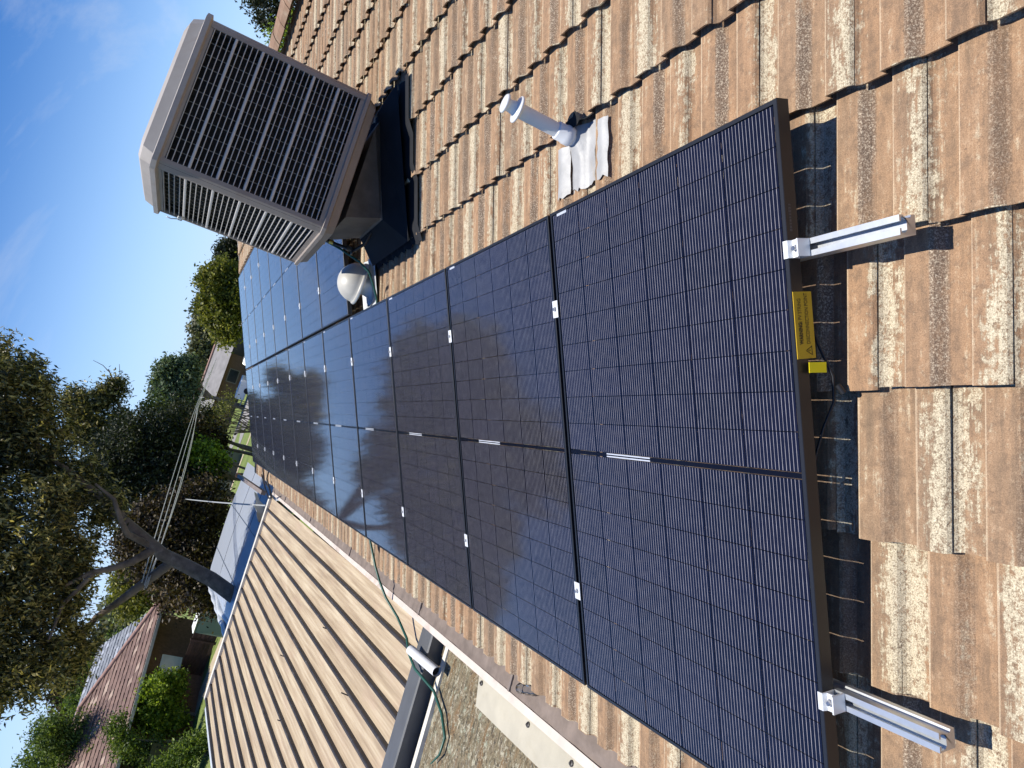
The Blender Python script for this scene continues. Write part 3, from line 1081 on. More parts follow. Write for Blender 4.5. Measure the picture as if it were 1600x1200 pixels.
# cable, clip and yellow tag under the near edge
t = thing('panel_cable', 'black panel cable with a bright yellow tag below the warning label', 'cable', rp(-0.66, 0, -0.09), ROOF_ROT)
MB().tube([(0.30, 0.10, 0.015), (0.20, 0.03, 0.02), (0.10, 0.012, 0.01), (0.02, -0.005, -0.012), (-0.04, 0.004, -0.018), (-0.10, 0.02, 0.005), (-0.22, 0.05, 0.03), (-0.36, 0.12, 0.035)], 0.0035, 6).build('cable_run', M['black'], t)
MB().box((0.044, -0.012, 0.040), (0.024, 0.0012, 0.052), rot=(0, 0.05, 0)).build('cable_tag', M['tagyellow'], t)
MB().tube([(0.0, -0.018, -0.010), (-0.02, -0.024, -0.020)], 0.007, 8).build('plug', M['black'], t)

# ================================================================== evaporative cooler
ACX, ACY, ACW, ACD = 0.649, 3.786, 0.92, 1.096
ZB, ZT = 4.120, 5.088
ac = thing('evaporative_cooler', 'big beige rooftop evaporative cooler with louvred sides', 'cooler', (ACX, ACY, ZB))
hx, hy, H = ACW / 2, ACD / 2, ZT - ZB


def ring4(ax, ay, z):
    return [Vector((-ax, -ay, z)), Vector((ax, -ay, z)), Vector((ax, ay, z)), Vector((-ax, ay, z))]


def octo(ax, ay, c, z):
    return [Vector(p) for p in ((-ax + c, -ay, z), (ax - c, -ay, z), (ax, -ay + c, z), (ax, ay - c, z), (ax - c, ay, z), (-ax + c, ay, z), (-ax, ay - c, z), (-ax, -ay + c, z))]


def loft(rings, caps=True, smooth=False):
    mb = MB()
    n = len(rings[0])
    v = [p for r in rings for p in r]
    f = []
    for i in range(len(rings) - 1):
        for k in range(n):
            f.append((i * n + k, i * n + (k + 1) % n, (i + 1) * n + (k + 1) % n, (i + 1) * n + k))
    if caps:
        f += [tuple(range(n - 1, -1, -1)), tuple(range((len(rings) - 1) * n, len(rings) * n))]
    return mb.add(v, f, smooth)


# water tray, lid and corner posts
loft([octo(hx - .09, hy - .09, .05, -0.072), octo(hx - .030, hy - .030, .04, -0.062), octo(hx - .012, hy - .012, .035, -0.018), octo(hx + .012, hy + .012, .035, -0.010), octo(hx + .012, hy + .012, .035, 0.012), octo(hx - .006, hy - .006, .035, 0.018)]).build('water_tray', M['cooler'], ac)
lid = loft([octo(hx - .004, hy - .004, .03, H - 0.03), octo(hx + .022, hy + .022, .04, H - 0.022), octo(hx + .022, hy + .022, .04, H + 0.006), octo(hx - .006, hy - .006, .05, H + 0.012), octo(hx - .022, hy - .022, .06, H + 0.072), octo(hx - .055, hy - .055, .07, H + 0.092), octo(hx * .5, hy * .5, .07, H + 0.104)]).build('lid', M['coolerlid'], ac)
PWID = 0.055
for sx in (-1, 1):
    for sy in (-1, 1):
        mb = MB()
        x, y = sx * hx, sy * hy
        pr = [(x, y - sy * .030), (x, y - sy * PWID), (x - sx * .018, y - sy * PWID), (x - sx * .018, y - sy * .018), (x - sx * PWID, y - sy * .018), (x - sx * PWID, y), (x - sx * .030, y)]
        mb.extrude(pr, (1, 0, 0), (0, 1, 0), (0, 0, 1), (0, 0, 0.0), H - 0.012)
        mb.build('corner_post', M['cooler'], ac)
# pads behind the louvres
pad = MB()
pad.box((0, -hy + .085, H / 2), (ACW - .10, 0.03, H - .04)).box((0, hy - .085, H / 2), (ACW - .10, 0.03, H - .04))
pad.box((-hx + .085, 0, H / 2), (0.03, ACD - .10, H - .04)).box((hx - .085, 0, H / 2), (0.03, ACD - .10, H - .04))
for sx_ in (-1, 1):
    for sy_ in (-1, 1):
        pad.box((sx_ * (hx - .044), sy_ * (hy - .050), H / 2), (.050, .080, H - .05))
pad.build('cooling_pad', M['pad'], ac)
# louvres: each bar its own piece on the two faces in view
NB = 30
LW, LD = ACW - 2 * PWID, ACD - 2 * PWID


def bar_mesh(length, axis, thick):
    mb = MB()
    h = 0.0066 if not thick else 0.019
    d = 0.026 if not thick else 0.030
    pr = [(-d / 2, -h * .30), (-d / 2 + .003, -h * .5), (d / 2, h * .1), (d / 2, h * .5), (-d / 2 + .003, h * .35), (-d / 2, h * .15)]
    if axis == 'x':
        mb.extrude(pr, (0, 1, 0), (0, 0, 1), (1, 0, 0), (-length / 2, 0, 0), length)
    else:
        mb.extrude(pr, (1, 0, 0), (0, 0, 1), (0, 1, 0), (0, -length / 2, 0), length)
    me = mb.mesh('louvre_bar')
    bm = bmesh.new(); bm.from_mesh(me); bmesh.ops.recalc_face_normals(bm, faces=bm.faces[:]); bm.to_mesh(me); bm.free()
    me.materials.append(M['bar'])
    return me


bars = {(a, th): bar_mesh(LW if a == 'x' else LD, a, th) for a in 'xy' for th in (False, True)}
hid = MB()
for i in range(NB - 1):
    z = 0.045 + (H - 0.085) * (i + 0.5) / (NB - 1)
    th = (i % 5 == 4)
    nm = 'louvre_rail' if th else 'louvre_bar'
    link(nm, bars['x', th], ac, (0, -hy + .016, z))
    link(nm, bars['y', th], ac, (-hx + .016, 0, z))
    hid.box((0, hy - .016, z), (LW, .026, .016 if th else .007)).box((hx - .016, 0, z), (.026, LD, .016 if th else .007))
o = hid.build('rear_louvres', M['bar'], ac)
# upright wires behind the bars, top and bottom grille rims
mb = MB()
for i in range(1, 11):
    x = -LW / 2 + LW * i / 11
    mb.box((x, -hy + .034, H / 2), (.0042, .004, H - .06))
for i in range(1, 11):
    y = -LD / 2 + LD * i / 11
    mb.box((-hx + .034, y, H / 2), (.0042, .004, H - .06))
o = mb.build('upright_wires', plain('wire_grey', (0.17, 0.16, 0.15), 0.6), ac)
for z, hh in ((0.030, 0.026), (H - 0.034, 0.030)):
    for c_, s_ in (((0, -hy + .014, z), (LW, .020, hh)), ((-hx + .014, 0, z), (.020, LD, hh)), ((0, hy - .014, z), (LW, .020, hh)), ((hx - .014, 0, z), (.020, LD, hh))):
        MB().box(c_, s_).build('grille_rim', M['cooler'], ac)
# little latch on the left side
MB().box((-hx - .012, hy - .10, H - .16), (.022, .05, .03), bevel=.004).tube([(-hx - .02, hy - .10, H - .15), (-hx - .035, hy - .10, H - .11), (-hx - .03, hy - .08, H - .08)], .004, 6).build('latch', M['alu'], ac)

# dropper (duct) between cooler and roof with its flashing
dz_roof = lambda x, Zr=-0.11: (x + Zr * SA) / CA * SA + Zr * CA + Z0
dr = thing('roof_dropper', 'dark grey duct dropping from the cooler into the tiles with black flashing and painted shade', 'duct', (0.80, 3.76, dz_roof(0.80)))


def dl(x, y, z):
    return Vector((x - 0.80, y - 3.76, z - dz_roof(0.80)))


x0, x1, y0, y1 = 0.47, 1.10, 3.44, 4.06
loft([[dl(x0, y0, dz_roof(x0) - .05), dl(x1, y0, dz_roof(x1) - .05), dl(x1, y1, dz_roof(x1) - .05), dl(x0, y1, dz_roof(x0) - .05)],
      [dl(x0, y0, dz_roof(x0) + .12), dl(x1, y0, dz_roof(x1) + .05), dl(x1, y1, dz_roof(x1) + .05), dl(x0, y1, dz_roof(x0) + .12)],
      [dl(x0 - .10, y0 - .06, ZB - .11), dl(x1 - .12, y0 - .06, ZB - .11), dl(x1 - .12, y1 + .04, ZB - .11), dl(x0 - .10, y1 + .04, ZB - .11)]]).build('duct_box', M['duct'], dr)
# skirt dressed over the rolls, blackened to paint in the cooler's shadow
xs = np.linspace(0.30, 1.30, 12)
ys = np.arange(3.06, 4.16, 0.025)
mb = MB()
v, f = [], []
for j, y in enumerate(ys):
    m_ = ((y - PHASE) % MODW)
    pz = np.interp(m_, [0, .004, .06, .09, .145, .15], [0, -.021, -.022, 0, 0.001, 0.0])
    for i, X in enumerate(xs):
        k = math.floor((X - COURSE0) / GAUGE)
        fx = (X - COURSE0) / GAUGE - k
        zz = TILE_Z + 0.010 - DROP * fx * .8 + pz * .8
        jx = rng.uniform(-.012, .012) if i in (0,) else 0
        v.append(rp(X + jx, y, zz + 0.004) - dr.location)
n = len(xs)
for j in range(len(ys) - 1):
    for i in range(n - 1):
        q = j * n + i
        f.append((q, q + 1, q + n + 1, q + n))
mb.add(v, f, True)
mb.build('flashing_apron_shade', M['flash'], dr)
# upstand collar sloping from duct to apron
loft([[dl(x0 - .14, y0 - .24, dz_roof(x0 - .14) + .012), dl(x1 + .12, y0 - .26, dz_roof(x1 + .12) + .012), dl(x1 + .12, y1 + .06, dz_roof(x1 + .12) + .012), dl(x0 - .14, y1 + .06, dz_roof(x0 - .14) + .012)],
      [dl(x0 - .004, y0 - .004, dz_roof(x0) + .105), dl(x1 + .004, y0 - .004, dz_roof(x1) + .085), dl(x1 + .004, y1 + .004, dz_roof(x1) + .085), dl(x0 - .004, y1 + .004, dz_roof(x0) + .105)]], caps=False).build('flashing_collar', M['flash'], dr)

# water valve and drain hose under the cooler
t = thing('water_valve', 'small black tap with brass fittings hanging under the cooler corner', 'tap', (0.36, 4.02, 4.02))
MB().tube([(0, 0, 0.02), (-.01, -.02, -.08), (-.03, -.12, -.20), (.02, -.20, -.24), (.10, -.24, -.25)], .012, 8).build('valve_pipe', M['black'], t)
MB().box((-.025, -.10, -.165), (.035, .045, .05), bevel=.008).build('valve_body', M['black'], t)
MB().box((-.05, -.10, -.19), (.018, .07, .012), bevel=.003).build('valve_handle', M['black'], t)
MB().tube([(-.03, .03, .0), (.02, .03, .0)], .014, 8).build('brass_elbow', M['brass'], t)
MB().tube([(-.004, -.01, -.035), (-.006, -.016, -.062)], .016, 8).build('brass_nut', M['brass'], t)
t = thing('drain_hose', 'dark drain hose running from the cooler past the dome vent to the panels', 'hose', (0.30, 4.0, 3.78))
MB().tube([(0.06, .05, .24), (.03, .0, .12), (-.02, -.06, -.02), (-.07, -.09, -.10), (-.12, -.05, -.155), (-.17, -.01, -.20), (-.21, .02, -.235), (-.28, .05, -.265), (-.36, .08, -.30), (-.50, .10, -.36)], .008, 8).build('hose_run', M['hose'], t)

# ---- dome cowl
dc = (0.225, 4.35)
zr = dz_roof(dc[0])
t = thing('dome_vent', 'round pale grey dome cowl vent on a flared metal neck', 'roof vent', (dc[0], dc[1], zr))
rimz = 3.645 - zr
prof = [(0.135, -0.012), (0.140, -0.010), (0.140, 0.006), (0.133, 0.010)]
for a in range(0, 91, 9):
    prof.append((0.131 * math.cos(R(a)), 0.012 + 0.128 * math.sin(R(a))))
MB().lathe([(r * 1.14, h * 1.16 + rimz) for r, h in prof], (0, 0, 0), 32).build('dome', M['dome'], t)
MB().lathe([(0.161, rimz - .010), (0.163, rimz - .004), (0.161, rimz + .002)], (0, 0, 0), 32).build('rim_band', M['galv'], t)
MB().lathe([(0.075, rimz - .012), (0.07, rimz - .05), (0.078, rimz - .09), (0.11, rimz - .15), (0.14, -0.05)], (0, 0, 0), 24).build('neck', M['galv'], t)
mb = MB()
v = []
for i, X in enumerate(np.linspace(-.18, .20, 6)):
    for j, y in enumerate(np.arange(-.22, .23, .03)):
        Xr, Yr = X + 0.20, y + 4.35
        pz = np.interp((Yr - PHASE) % MODW, [0, .004, .06, .09, .145, .15], [0, -.021, -.022, 0, 0.001, 0.0])
        v.append(rp(Xr, Yr, TILE_Z + .008 + pz * .8) - t.location)
ny = len(np.arange(-.22, .23, .03))
f = [(i * ny + j, i * ny + j + 1, (i + 1) * ny + j + 1, (i + 1) * ny + j) for i in range(5) for j in range(ny - 1)]
MB().add(v, f, True).build('neck_flashing', M['galv'], t)

# ---- white PVC vent pipe with dressed lead
vb = rp(0.2872, 1.144, -0.12)
t = thing('vent_pipe', 'white plastic vent pipe with a mushroom cap standing in dressed flashing', 'vent pipe', vb)
MB().tube([(0, 0, -.06), (0, 0, 0.235)], .027, 20).build('pipe', M['pvc'], t)
MB().lathe([(0.0275, .0), (.034, .0), (.036, .006), (.036, .030), (.033, .034), (.0335, .062), (.031, .066), (.0272, .066)], (0, 0, 0), 24).build('collar', M['pvc'], t)
MB().lathe([(.027, .215), (.030, .222), (.048, .226), (.050, .230), (.048, .234), (.026, .240), (.022, .262), (.024, .272), (.034, .276), (.036, .281), (.030, .287), (0.0, .290)], (0, 0, 0), 24).build('cap', M['pvc'], t)
for ya_, yb_f, xt in ((0.950, 1.000, 0.305), (1.045, 1.205, 0.325), (1.235, 1.300, 0.290)):
    mb = MB()
    xs = np.linspace(0.10, xt, 9)
    ys = np.linspace(ya_, yb_f, max(4, int((yb_f - ya_) / 0.011)))
    v = []
    for i, X in enumerate(xs):
        for j, y in enumerate(ys):
            pz = np.interp((y - PHASE) % MODW, [0, .012, .06, .09, .14, .15], [0, -.022, -.025, 0, 0.001, 0.0])
            k = math.floor((X - COURSE0) / GAUGE)
            fx = (X - COURSE0) / GAUGE - k
            dd = math.hypot(X - .2872, y - 1.144)
            hump = 0.034 * math.exp(-(dd / .05) ** 2)
            jx = rng.uniform(-.014, .008) if i == 0 else 0
            v.append(rp(X + jx, y + rng.uniform(-.003, .003), TILE_Z + .007 - DROP * fx + pz * .8 + hump + rng.uniform(-.0018, .0018)) - vb)
    n = len(ys)
    f = [(i * n + j, i * n + j + 1, (i + 1) * n + j + 1, (i + 1) * n + j) for i in range(len(xs) - 1) for j in range(n - 1)]
    mb.add(v, f, True)
    mb.build('dressed_flashing', M['lead'], t)
# flat black patch painting the dark of an opening, ridge side of the pipe
mb = MB()
patch_ring = [(0.315, 1.085), (0.330, 1.060), (0.352, 1.075), (0.372, 1.095), (0.352, 1.112), (0.350, 1.165), (0.330, 1.180), (0.31, 1.15)]
mb.add([rp(a, b, TILE_Z + .012) - vb for a, b in patch_ring], [tuple(range(len(patch_ring)))])
mb.build('painted_gap_shade', M['dark'], t)

# ================================================================== patio cover
PX0, PITCHX, NR = -2.06, 0.232, 15
PY0, PY1 = 4.12, 12.6


def pz_(x, y):
    u = (y - PY0) / (PY1 - PY0)
    s = (-2.06 - x) / 3.5
    return 2.43 + 0.14 * u + s * (0.05 * math.sin(math.pi * u)) - 0.03 * s


pc = thing('patio_cover', 'tan sheet patio roof with dark raised ribs beside the gutter', 'patio roof', (-3.8, 8.4, 0))


def pl_(x, y, z):
    return Vector((x + 3.8, y - 8.4, z))


YS = np.linspace(PY0, PY1, 14)
RW = 0.044
for i in range(NR):
    xa = PX0 - i * PITCHX
    xb = PX0 - (i + 1) * PITCHX + RW
    mb = MB()
    v, f = [], []
    cols = [xa, xa - .02, (xa * 2 + xb) / 3, (xa + 2 * xb) / 3, xb + .02, xb]
    for y in YS:
        for q, x in enumerate(cols):
            v.append(pl_(x, y, pz_(x, y) + (0.0, -.006, -.003, -.003, -.006, 0)[q] + rng.uniform(-.001, .001)))
    n = len(cols)
    for j in range(len(YS) - 1):
        for q in range(n - 1):
            f.append((j * n + q, j * n + q + 1, (j + 1) * n + q + 1, (j + 1) * n + q))
    mb.add(v, f, True)
    mb.build('sheet_pan', M['sheet'], pc)
    xc = xb - RW / 2
    mb = MB()
    v, f = [], []
    for y in YS:
        z = pz_(xc, y)
        for a, b in ((RW / 2 + .002, -.012), (RW * .34, .030), (RW * .18, .036), (-RW * .18, .036), (-RW * .34, .030), (-RW / 2 - .002, -.012)):
            v.append(pl_(xc + a, y, z + b))
    for j in range(len(YS) - 1):
        for q in range(5):
            f.append((j * 6 + q, j * 6 + q + 1, (j + 1) * 6 + q + 1, (j + 1) * 6 + q))
    f += [tuple(range(5, -1, -1)), tuple(range((len(YS) - 1) * 6, len(YS) * 6))]
    mb.add(v, f)
    mb.build('rib', M['rib'], pc)
xL = PX0 - NR * PITCHX
# twigs caught on the ribs / roofing screws
mb = MB()
for (x, y) in ((-2.75, 6.6), (-3.0, 5.4), (-3.9, 7.2), (-3.45, 8.0)):
    z = pz_(x, y)
    mb.tube([pl_(x, y, z), pl_(x + .01, y + .02, z + .07)], .006, 5)
mb.build('roofing_screw', M['rib'], pc)
# far edge flashing, side edge and frame
mb = MB()
lo = [pl_(PX0 + .02, PY1 - .02, pz_(PX0, PY1) + .02), pl_(xL, PY1 - .02, pz_(xL, PY1) + .02), pl_(xL, PY1 + .13, pz_(xL, PY1) + .02), pl_(PX0 + .02, PY1 + .13, pz_(PX0, PY1) + .02)]
mb.hexa([p - Vector((0, 0, .05)) for p in lo], [p + Vector((0, 0, .022)) for p in lo])
mb.build('end_flashing', M['cream'], pc)
mb = MB()
for j in range(13):
    ya, yb = YS[j], YS[j + 1]
    lo = [pl_(xL - .15, ya, pz_(xL, ya) - .10), pl_(xL - .004, ya, pz_(xL, ya) - .10), pl_(xL - .004, yb, pz_(xL, yb) - .10), pl_(xL - .15, yb, pz_(xL, yb) - .10)]
    mb.hexa(lo, [p + Vector((0, 0, .085)) for p in lo])
mb.build('side_gutter', M['galv'], pc)
for x in (xL + .1, -3.8):
    for y in (4.3, 8.4, 12.4):
        MB().box(pl_(x, y, 1.16), (.09, .09, 2.30), bevel=.006).build('post', M['beam'], pc)
for y in (6.3, 8.4, 10.6, 12.4):
    MB().box(pl_((PX0 + xL) / 2, y, pz_(-3.8, y) - .11), (abs(xL - PX0) - .02, .06, .12)).build('purlin', M['beam'], pc)
# near end: charcoal channel
MB().extrude([(0, -.02), (0, 0.0), (.012, .012), (.10, .012), (.105, .022), (.245, .022), (.255, .012), (.255, -.14), (.25, -.145), (.0, -.145)], (0, -1, 0), (0, 0, 1), (-1, 0, 0), pl_(-2.03, 4.125, 2.455), 4.2).build('edge_channel', M['beam'], pc)

# lower lean-to roof in front of it
lt_ = thing('lean_to_roof', 'mossy lichen covered flat lean-to roof below the gutter', 'lean-to roof', (-3.6, 1.0, 0))
LZ = lambda x: 2.385 + 0.03 * (x + 2.05)
mb = MB()
xs = np.linspace(-6.2, -1.98, 40)
ys = np.linspace(-2.4, 3.83, 60)
v, f = [], []
for y in ys:
    for x in xs:
        v.append((x + 3.6, y - 1.0, LZ(x) + rng.uniform(-.004, .004)))
n = len(xs)
for j in range(len(ys) - 1):
    for i in range(n - 1):
        f.append((j * n + i, j * n + i + 1, (j + 1) * n + i + 1, (j + 1) * n + i))
mb.add(v, f, True)
mb.build('fibre_sheet', M['lichen'], lt_)
MB().box((-0.5, 2.745, 2.345), (4.2, .055, .10)).build('white_edge', M['cream'], lt_)
MB().box((-0.4, -.8, 1.15), (3.8, 6.6, 2.3)).build('wall', M['fascia'], lt_)
# pale flashing board along the gutter with dome screws
apm = plain('cream_apron', (0.42, 0.385, 0.30), 0.55, 0, 0.16, 4, 0.04, dirt=((0.34, 0.30, 0.21), 0.6))
fl = MB().add([(1.66 - .055, -3.3, LZ(-2.0) + .075), (1.66 - .055, 2.03, LZ(-2.0) + .075), (1.66 - .29, 1.97, LZ(-2.15) + .062), (1.66 - .29, -3.3, LZ(-2.15) + .062),
               (1.66 - .055, -3.3, LZ(-2.0) + .070), (1.66 - .055, 2.03, LZ(-2.0) + .070), (1.66 - .29, 1.97, LZ(-2.15) + .002), (1.66 - .29, -3.3, LZ(-2.15) + .002)],
              [(0, 1, 2, 3), (4, 7, 6, 5), (3, 2, 6, 7), (1, 5, 6, 2)]).build('apron_flashing', apm, lt_)
for y in (1.95, 1.30, .83, .28, -.3, -.9):
    MB().lathe([(.016, 0), (.015, .004), (.007, .007), (.007, .012), (0, .013)], (1.66 - .150, y, LZ(-2.09) + .073), 10, False).build('roofing_screw', M['rib'], fl)

# pipe stub, hose, bottle
t = thing('pipe_stub', 'short white pipe stub lying across the charcoal channel', 'pipe', (-2.22, 3.93, 2.52))
MB().tube([(0.0, .10, .02), (-.02, -.30, -.055)], .034, 18, cap=False).tube([(0.0, .098, .02), (-.0199, -.298, -.0548)], .030, 18, cap=False).build('pipe_wall', M['pvc'], t)
MB().tube([(-.019, -.275, -.0515), (-.0195, -.278, -.0525)], .0298, 18).build('bore_shade_disc', M['dark'], t)  # black disc painted as the shade inside the pipe
hs = thing('garden_hose', 'thin green hose trailing from under the panels over gutter and patio roof', 'hose', (-1.9, 4.6, 2.6))
hp = [rp(-1.60, 4.95, -0.05), rp(-1.72, 4.90, -0.085), rp(-1.86, 4.86, -0.095), rp(-2.0, 4.80, -0.10), Vector((-1.90, 4.72, 2.70)), Vector((-2.0, 4.62, 2.64)), Vector((-2.10, 4.48, 2.55)), Vector((-2.2, 4.28, 2.50)), Vector((-2.26, 4.08, 2.525)), Vector((-2.31, 3.90, 2.52)), Vector((-2.38, 3.70, 2.42)), Vector((-2.46, 3.50, 2.405)), Vector((-2.56, 3.36, 2.40)), Vector((-2.67, 3.37, 2.40)), Vector((-2.76, 3.45, 2.405))]
MB().tube([p - hs.location for p in hp], [.010] * 12 + [.0095, .008, .004], 8).build('hose_run', M['hose'], hs)
t = thing('plastic_bottle', 'crushed clear plastic bottle lying in the gutter', 'bottle', (-1.875, 2.12, 2.60), (0, 0, 0.25))
ax = Matrix.Rotation(math.pi / 2, 3, 'X')
MB().lathe([(0.0, -.12), (.022, -.118), (.028, -.10), (.024, -.06), (.029, -.03), (.022, .0), (.028, .03), (.02, .07), (.010, .10), (.010, .115)], (0, 0, 0), 12, True, ax).build('bottle_body', M['clear'], t)
MB().lathe([(.0, .130), (.012, .130), (.012, .112)], (0, 0, 0), 12, False, ax).build('bottle_cap', M['white'], t)

# far end of the gutter: grey beam with orange cap, white folded sheet, black cables
t = thing('fascia_beam', 'grey fascia beam with an orange end cap past the patio roof', 'beam', (-2.02, 14.0, 2.82))
MB().box((0.0, 0.15, 0.0), (.07, 3.0, .08), rot=(R(3.5), 0, 0)).build('beam_bar', M['gutter'], t)
MB().box((0.0, 1.75, 0.105), (.10, .14, .12), rot=(R(3.5), 0, 0), bevel=.03).build('end_cap', M['orange'], t)
t = thing('folded_sheet', 'crumpled white sheet hanging beside the silver carport', 'sheet', (-2.4, 13.6, 2.55))
mb = MB()
v = []
for j in range(10):
    for i in range(6):
        v.append((0.24 - i * .012 + .03 * math.sin(i * 1.9 + j), .75 - j * .13 + 0.02 * i, .12 - i * .085 + .02 * math.sin(j * 1.3 + i)))
        v[-1] = (v[-1][0] - j * .035 - i * .05, v[-1][1], v[-1][2])
f = [(j * 6 + i, j * 6 + i + 1, (j + 1) * 6 + i + 1, (j + 1) * 6 + i) for j in range(9) for i in range(5)]
mb.add(v, f, True)
mb.build('sheet_cloth', M['white'], t)
t = thing('loop_cable', 'black cable loops lying on the last eave tiles', 'cable', rp(-1.9, 12.2, -.10))
b0 = t.location
MB().tube([rp(-1.72, 12.7, -.06) - b0, rp(-1.80, 12.5, -.04) - b0, rp(-1.95, 12.25, -.02) - b0, Vector((-1.86, 12.0, 2.76)) - b0, Vector((-2.0, 11.8, 2.70)) - b0, Vector((-2.05, 12.2, 2.68)) - b0, Vector((-1.95, 12.6, 2.72)) - b0, rp(-1.9, 12.9, -.05) - b0], .012, 6).build('cable_run', M['black'], t)
MB().tube([rp(-1.74, 11.7, -.05) - b0, rp(-1.86, 11.6, 0.0) - b0, Vector((-1.95, 11.6, 2.74)) - b0, Vector((-2.0, 11.9, 2.68)) - b0, Vector((-2.04, 12.1, 2.66)) - b0], .012, 6).build('cable_run', M['black'], t)

# ================================================================== silver carport beyond
cp = thing('carport', 'low carport roof under a taut silver blue sheet', 'carport', (-3.6, 17.4, 0))
P_ = lambda x, y, z: Vector((x + 3.6, y - 17.4, z))
A_, B_, C_, D_ = Vector((-1.95, 13.6, 2.28)), Vector((-1.90, 21.0, 2.30)), Vector((-5.25, 21.0, 2.30)), Vector((-4.95, 13.6, 2.26))
mb = MB()
N1, N2 = 16, 22
v = []
for j in range(N2 + 1):
    for i in range(N1 + 1):
        s, u = i / N1, j / N2
        p = A_.lerp(D_, s).lerp(B_.lerp(C_, s), u)
        z = p.z + .05 * math.sin(math.pi * s) - (.06 * max(0, (s - .88) / .12) ** 2) + .012 * math.sin(u * 17 + s * 3) * math.sin(s * 9)
        v.append(P_(p.x, p.y, z))
f = [(j * (N1 + 1) + i, j * (N1 + 1) + i + 1, (j + 1) * (N1 + 1) + i + 1, (j + 1) * (N1 + 1) + i) for j in range(N2) for i in range(N1)]
mb.add(v, f, True)
mb.build('roof_sheet', M['shiny'], cp)
# hem roll on the outer side, ribs under the sheet
mb = MB()
mb.tube([P_(D_.x + (C_.x - D_.x) * u, D_.y + (C_.y - D_.y) * u, 2.26 + .015 * math.sin(u * 40)) for u in np.linspace(0, 1, 30)], .055, 8)
mb.build('hem', M['galv'], cp)
for s in (.36, .72):
    pts = [P_(*(A_.lerp(D_, s).lerp(B_.lerp(C_, s), u) + Vector((0, 0, .05 * math.sin(math.pi * s) + .012 + .012 * math.sin(u * 17 + s * 3) * math.sin(s * 9))))) for u in np.linspace(0, 1, 23)]
    MB().tube(pts, .006, 5).build('sheet_seam', M['seam'], cp)
for u in (.33, .66):
    pts = [P_(*(A_.lerp(D_, s).lerp(B_.lerp(C_, s), u) + Vector((0, 0, .05 * math.sin(math.pi * s) + .010)))) for s in np.linspace(0, .9, 12)]
    MB().tube(pts, .005, 5).build('sheet_seam', M['seam'], cp)
for x, y in ((-2.1, 13.8), (-4.85, 13.8), (-2.1, 20.8), (-5.1, 20.8), (-2.1, 17.3), (-5.0, 17.3)):
    MB().box(P_(x, y, 1.1), (.08, .08, 2.2)).build('post', M['beam'], cp)
# downpipe elbow at the outer corner
MB().tube([P_(-5.0, 18.2, 2.24), P_(-5.02, 16.9, 2.26), P_(-4.85, 15.4, 2.24), P_(-4.72, 14.3, 2.20)], .06, 8).build('gutter_pipe', M['galv'], cp)

# ---- pale green tank with white rim below the carport edge
t = thing('water_tank', 'pale green garden tank with a white rim near the dark fence', 'tank', (-8.05, 29.2, 0))
MB().box((0, 0, .70), (1.0, .9, 1.32), bevel=.06).build('tank_body', M['tank'], t)
MB().box((0, 0, 1.39), (1.06, .96, .05), bevel=.02).build('tank_rim', M['white'], t)

# ================================================================== neighbour's yard and house
fn = thing('board_fence', 'low dark red brown fence of long boards before the brick house', 'fence', (-10.8, 33.0, 0), (0, 0, R(158)))
for k in range(6):
    for s in range(4):
        MB().box((-4.6 + s * 2.3, 0, .12 + k * .155), (2.28, .03, .14), rot=(rng.uniform(-.06, .06), 0, 0)).build('fence_board', M['fence'], fn)
for s in range(5):
    MB().box((-5.75 + s * 2.3, .06, .5), (.09, .09, 1.02)).build('fence_post', M['fence'], fn)

# brick house with terracotta hip roof
hp_ = thing('brick_house', 'low brown brick house with a red brown hip tiled roof', 'house', (-10.6, 33.3, 0), (0, 0, math.atan2(31.19 - 35.33, -12.22 + 8.94)))
# local x runs along the front eave away from the hip end (towards the left of the picture), local y goes towards us negative
EA = Vector((-8.94, 35.33, 2.35)) - hp_.location
ang = hp_.rotation_euler[2]
RI = Matrix.Rotation(-ang, 3, 'Z')
e0 = RI @ EA
XL, XR = e0.x, e0.x + 12.0
Y0_ = e0.y
DEP = 7.2
EZ, RZ_ = 2.35, 3.98
sy = 1 if (RI @ (Vector((-14.0, 38.0, 0)) - Vector((hp_.location.x, hp_.location.y, 0)))).y > Y0_ else -1
yb_ = Y0_ + sy * DEP
ymid = Y0_ + sy * DEP / 2
inset = 3.3
c00, c10, c11, c01 = Vector((XL, Y0_, EZ)), Vector((XR, Y0_, EZ)), Vector((XR, yb_, EZ)), Vector((XL, yb_, EZ))
r0, r1 = Vector((XL + inset, ymid, RZ_)), Vector((XR - inset, ymid, RZ_))
rf = MB().add([c00, c10, c11, c01, r0, r1], [(0, 1, 5, 4), (1, 2, 5), (2, 3, 4, 5), (3, 0, 4)]).build('roof', M['nbtile'], hp_)


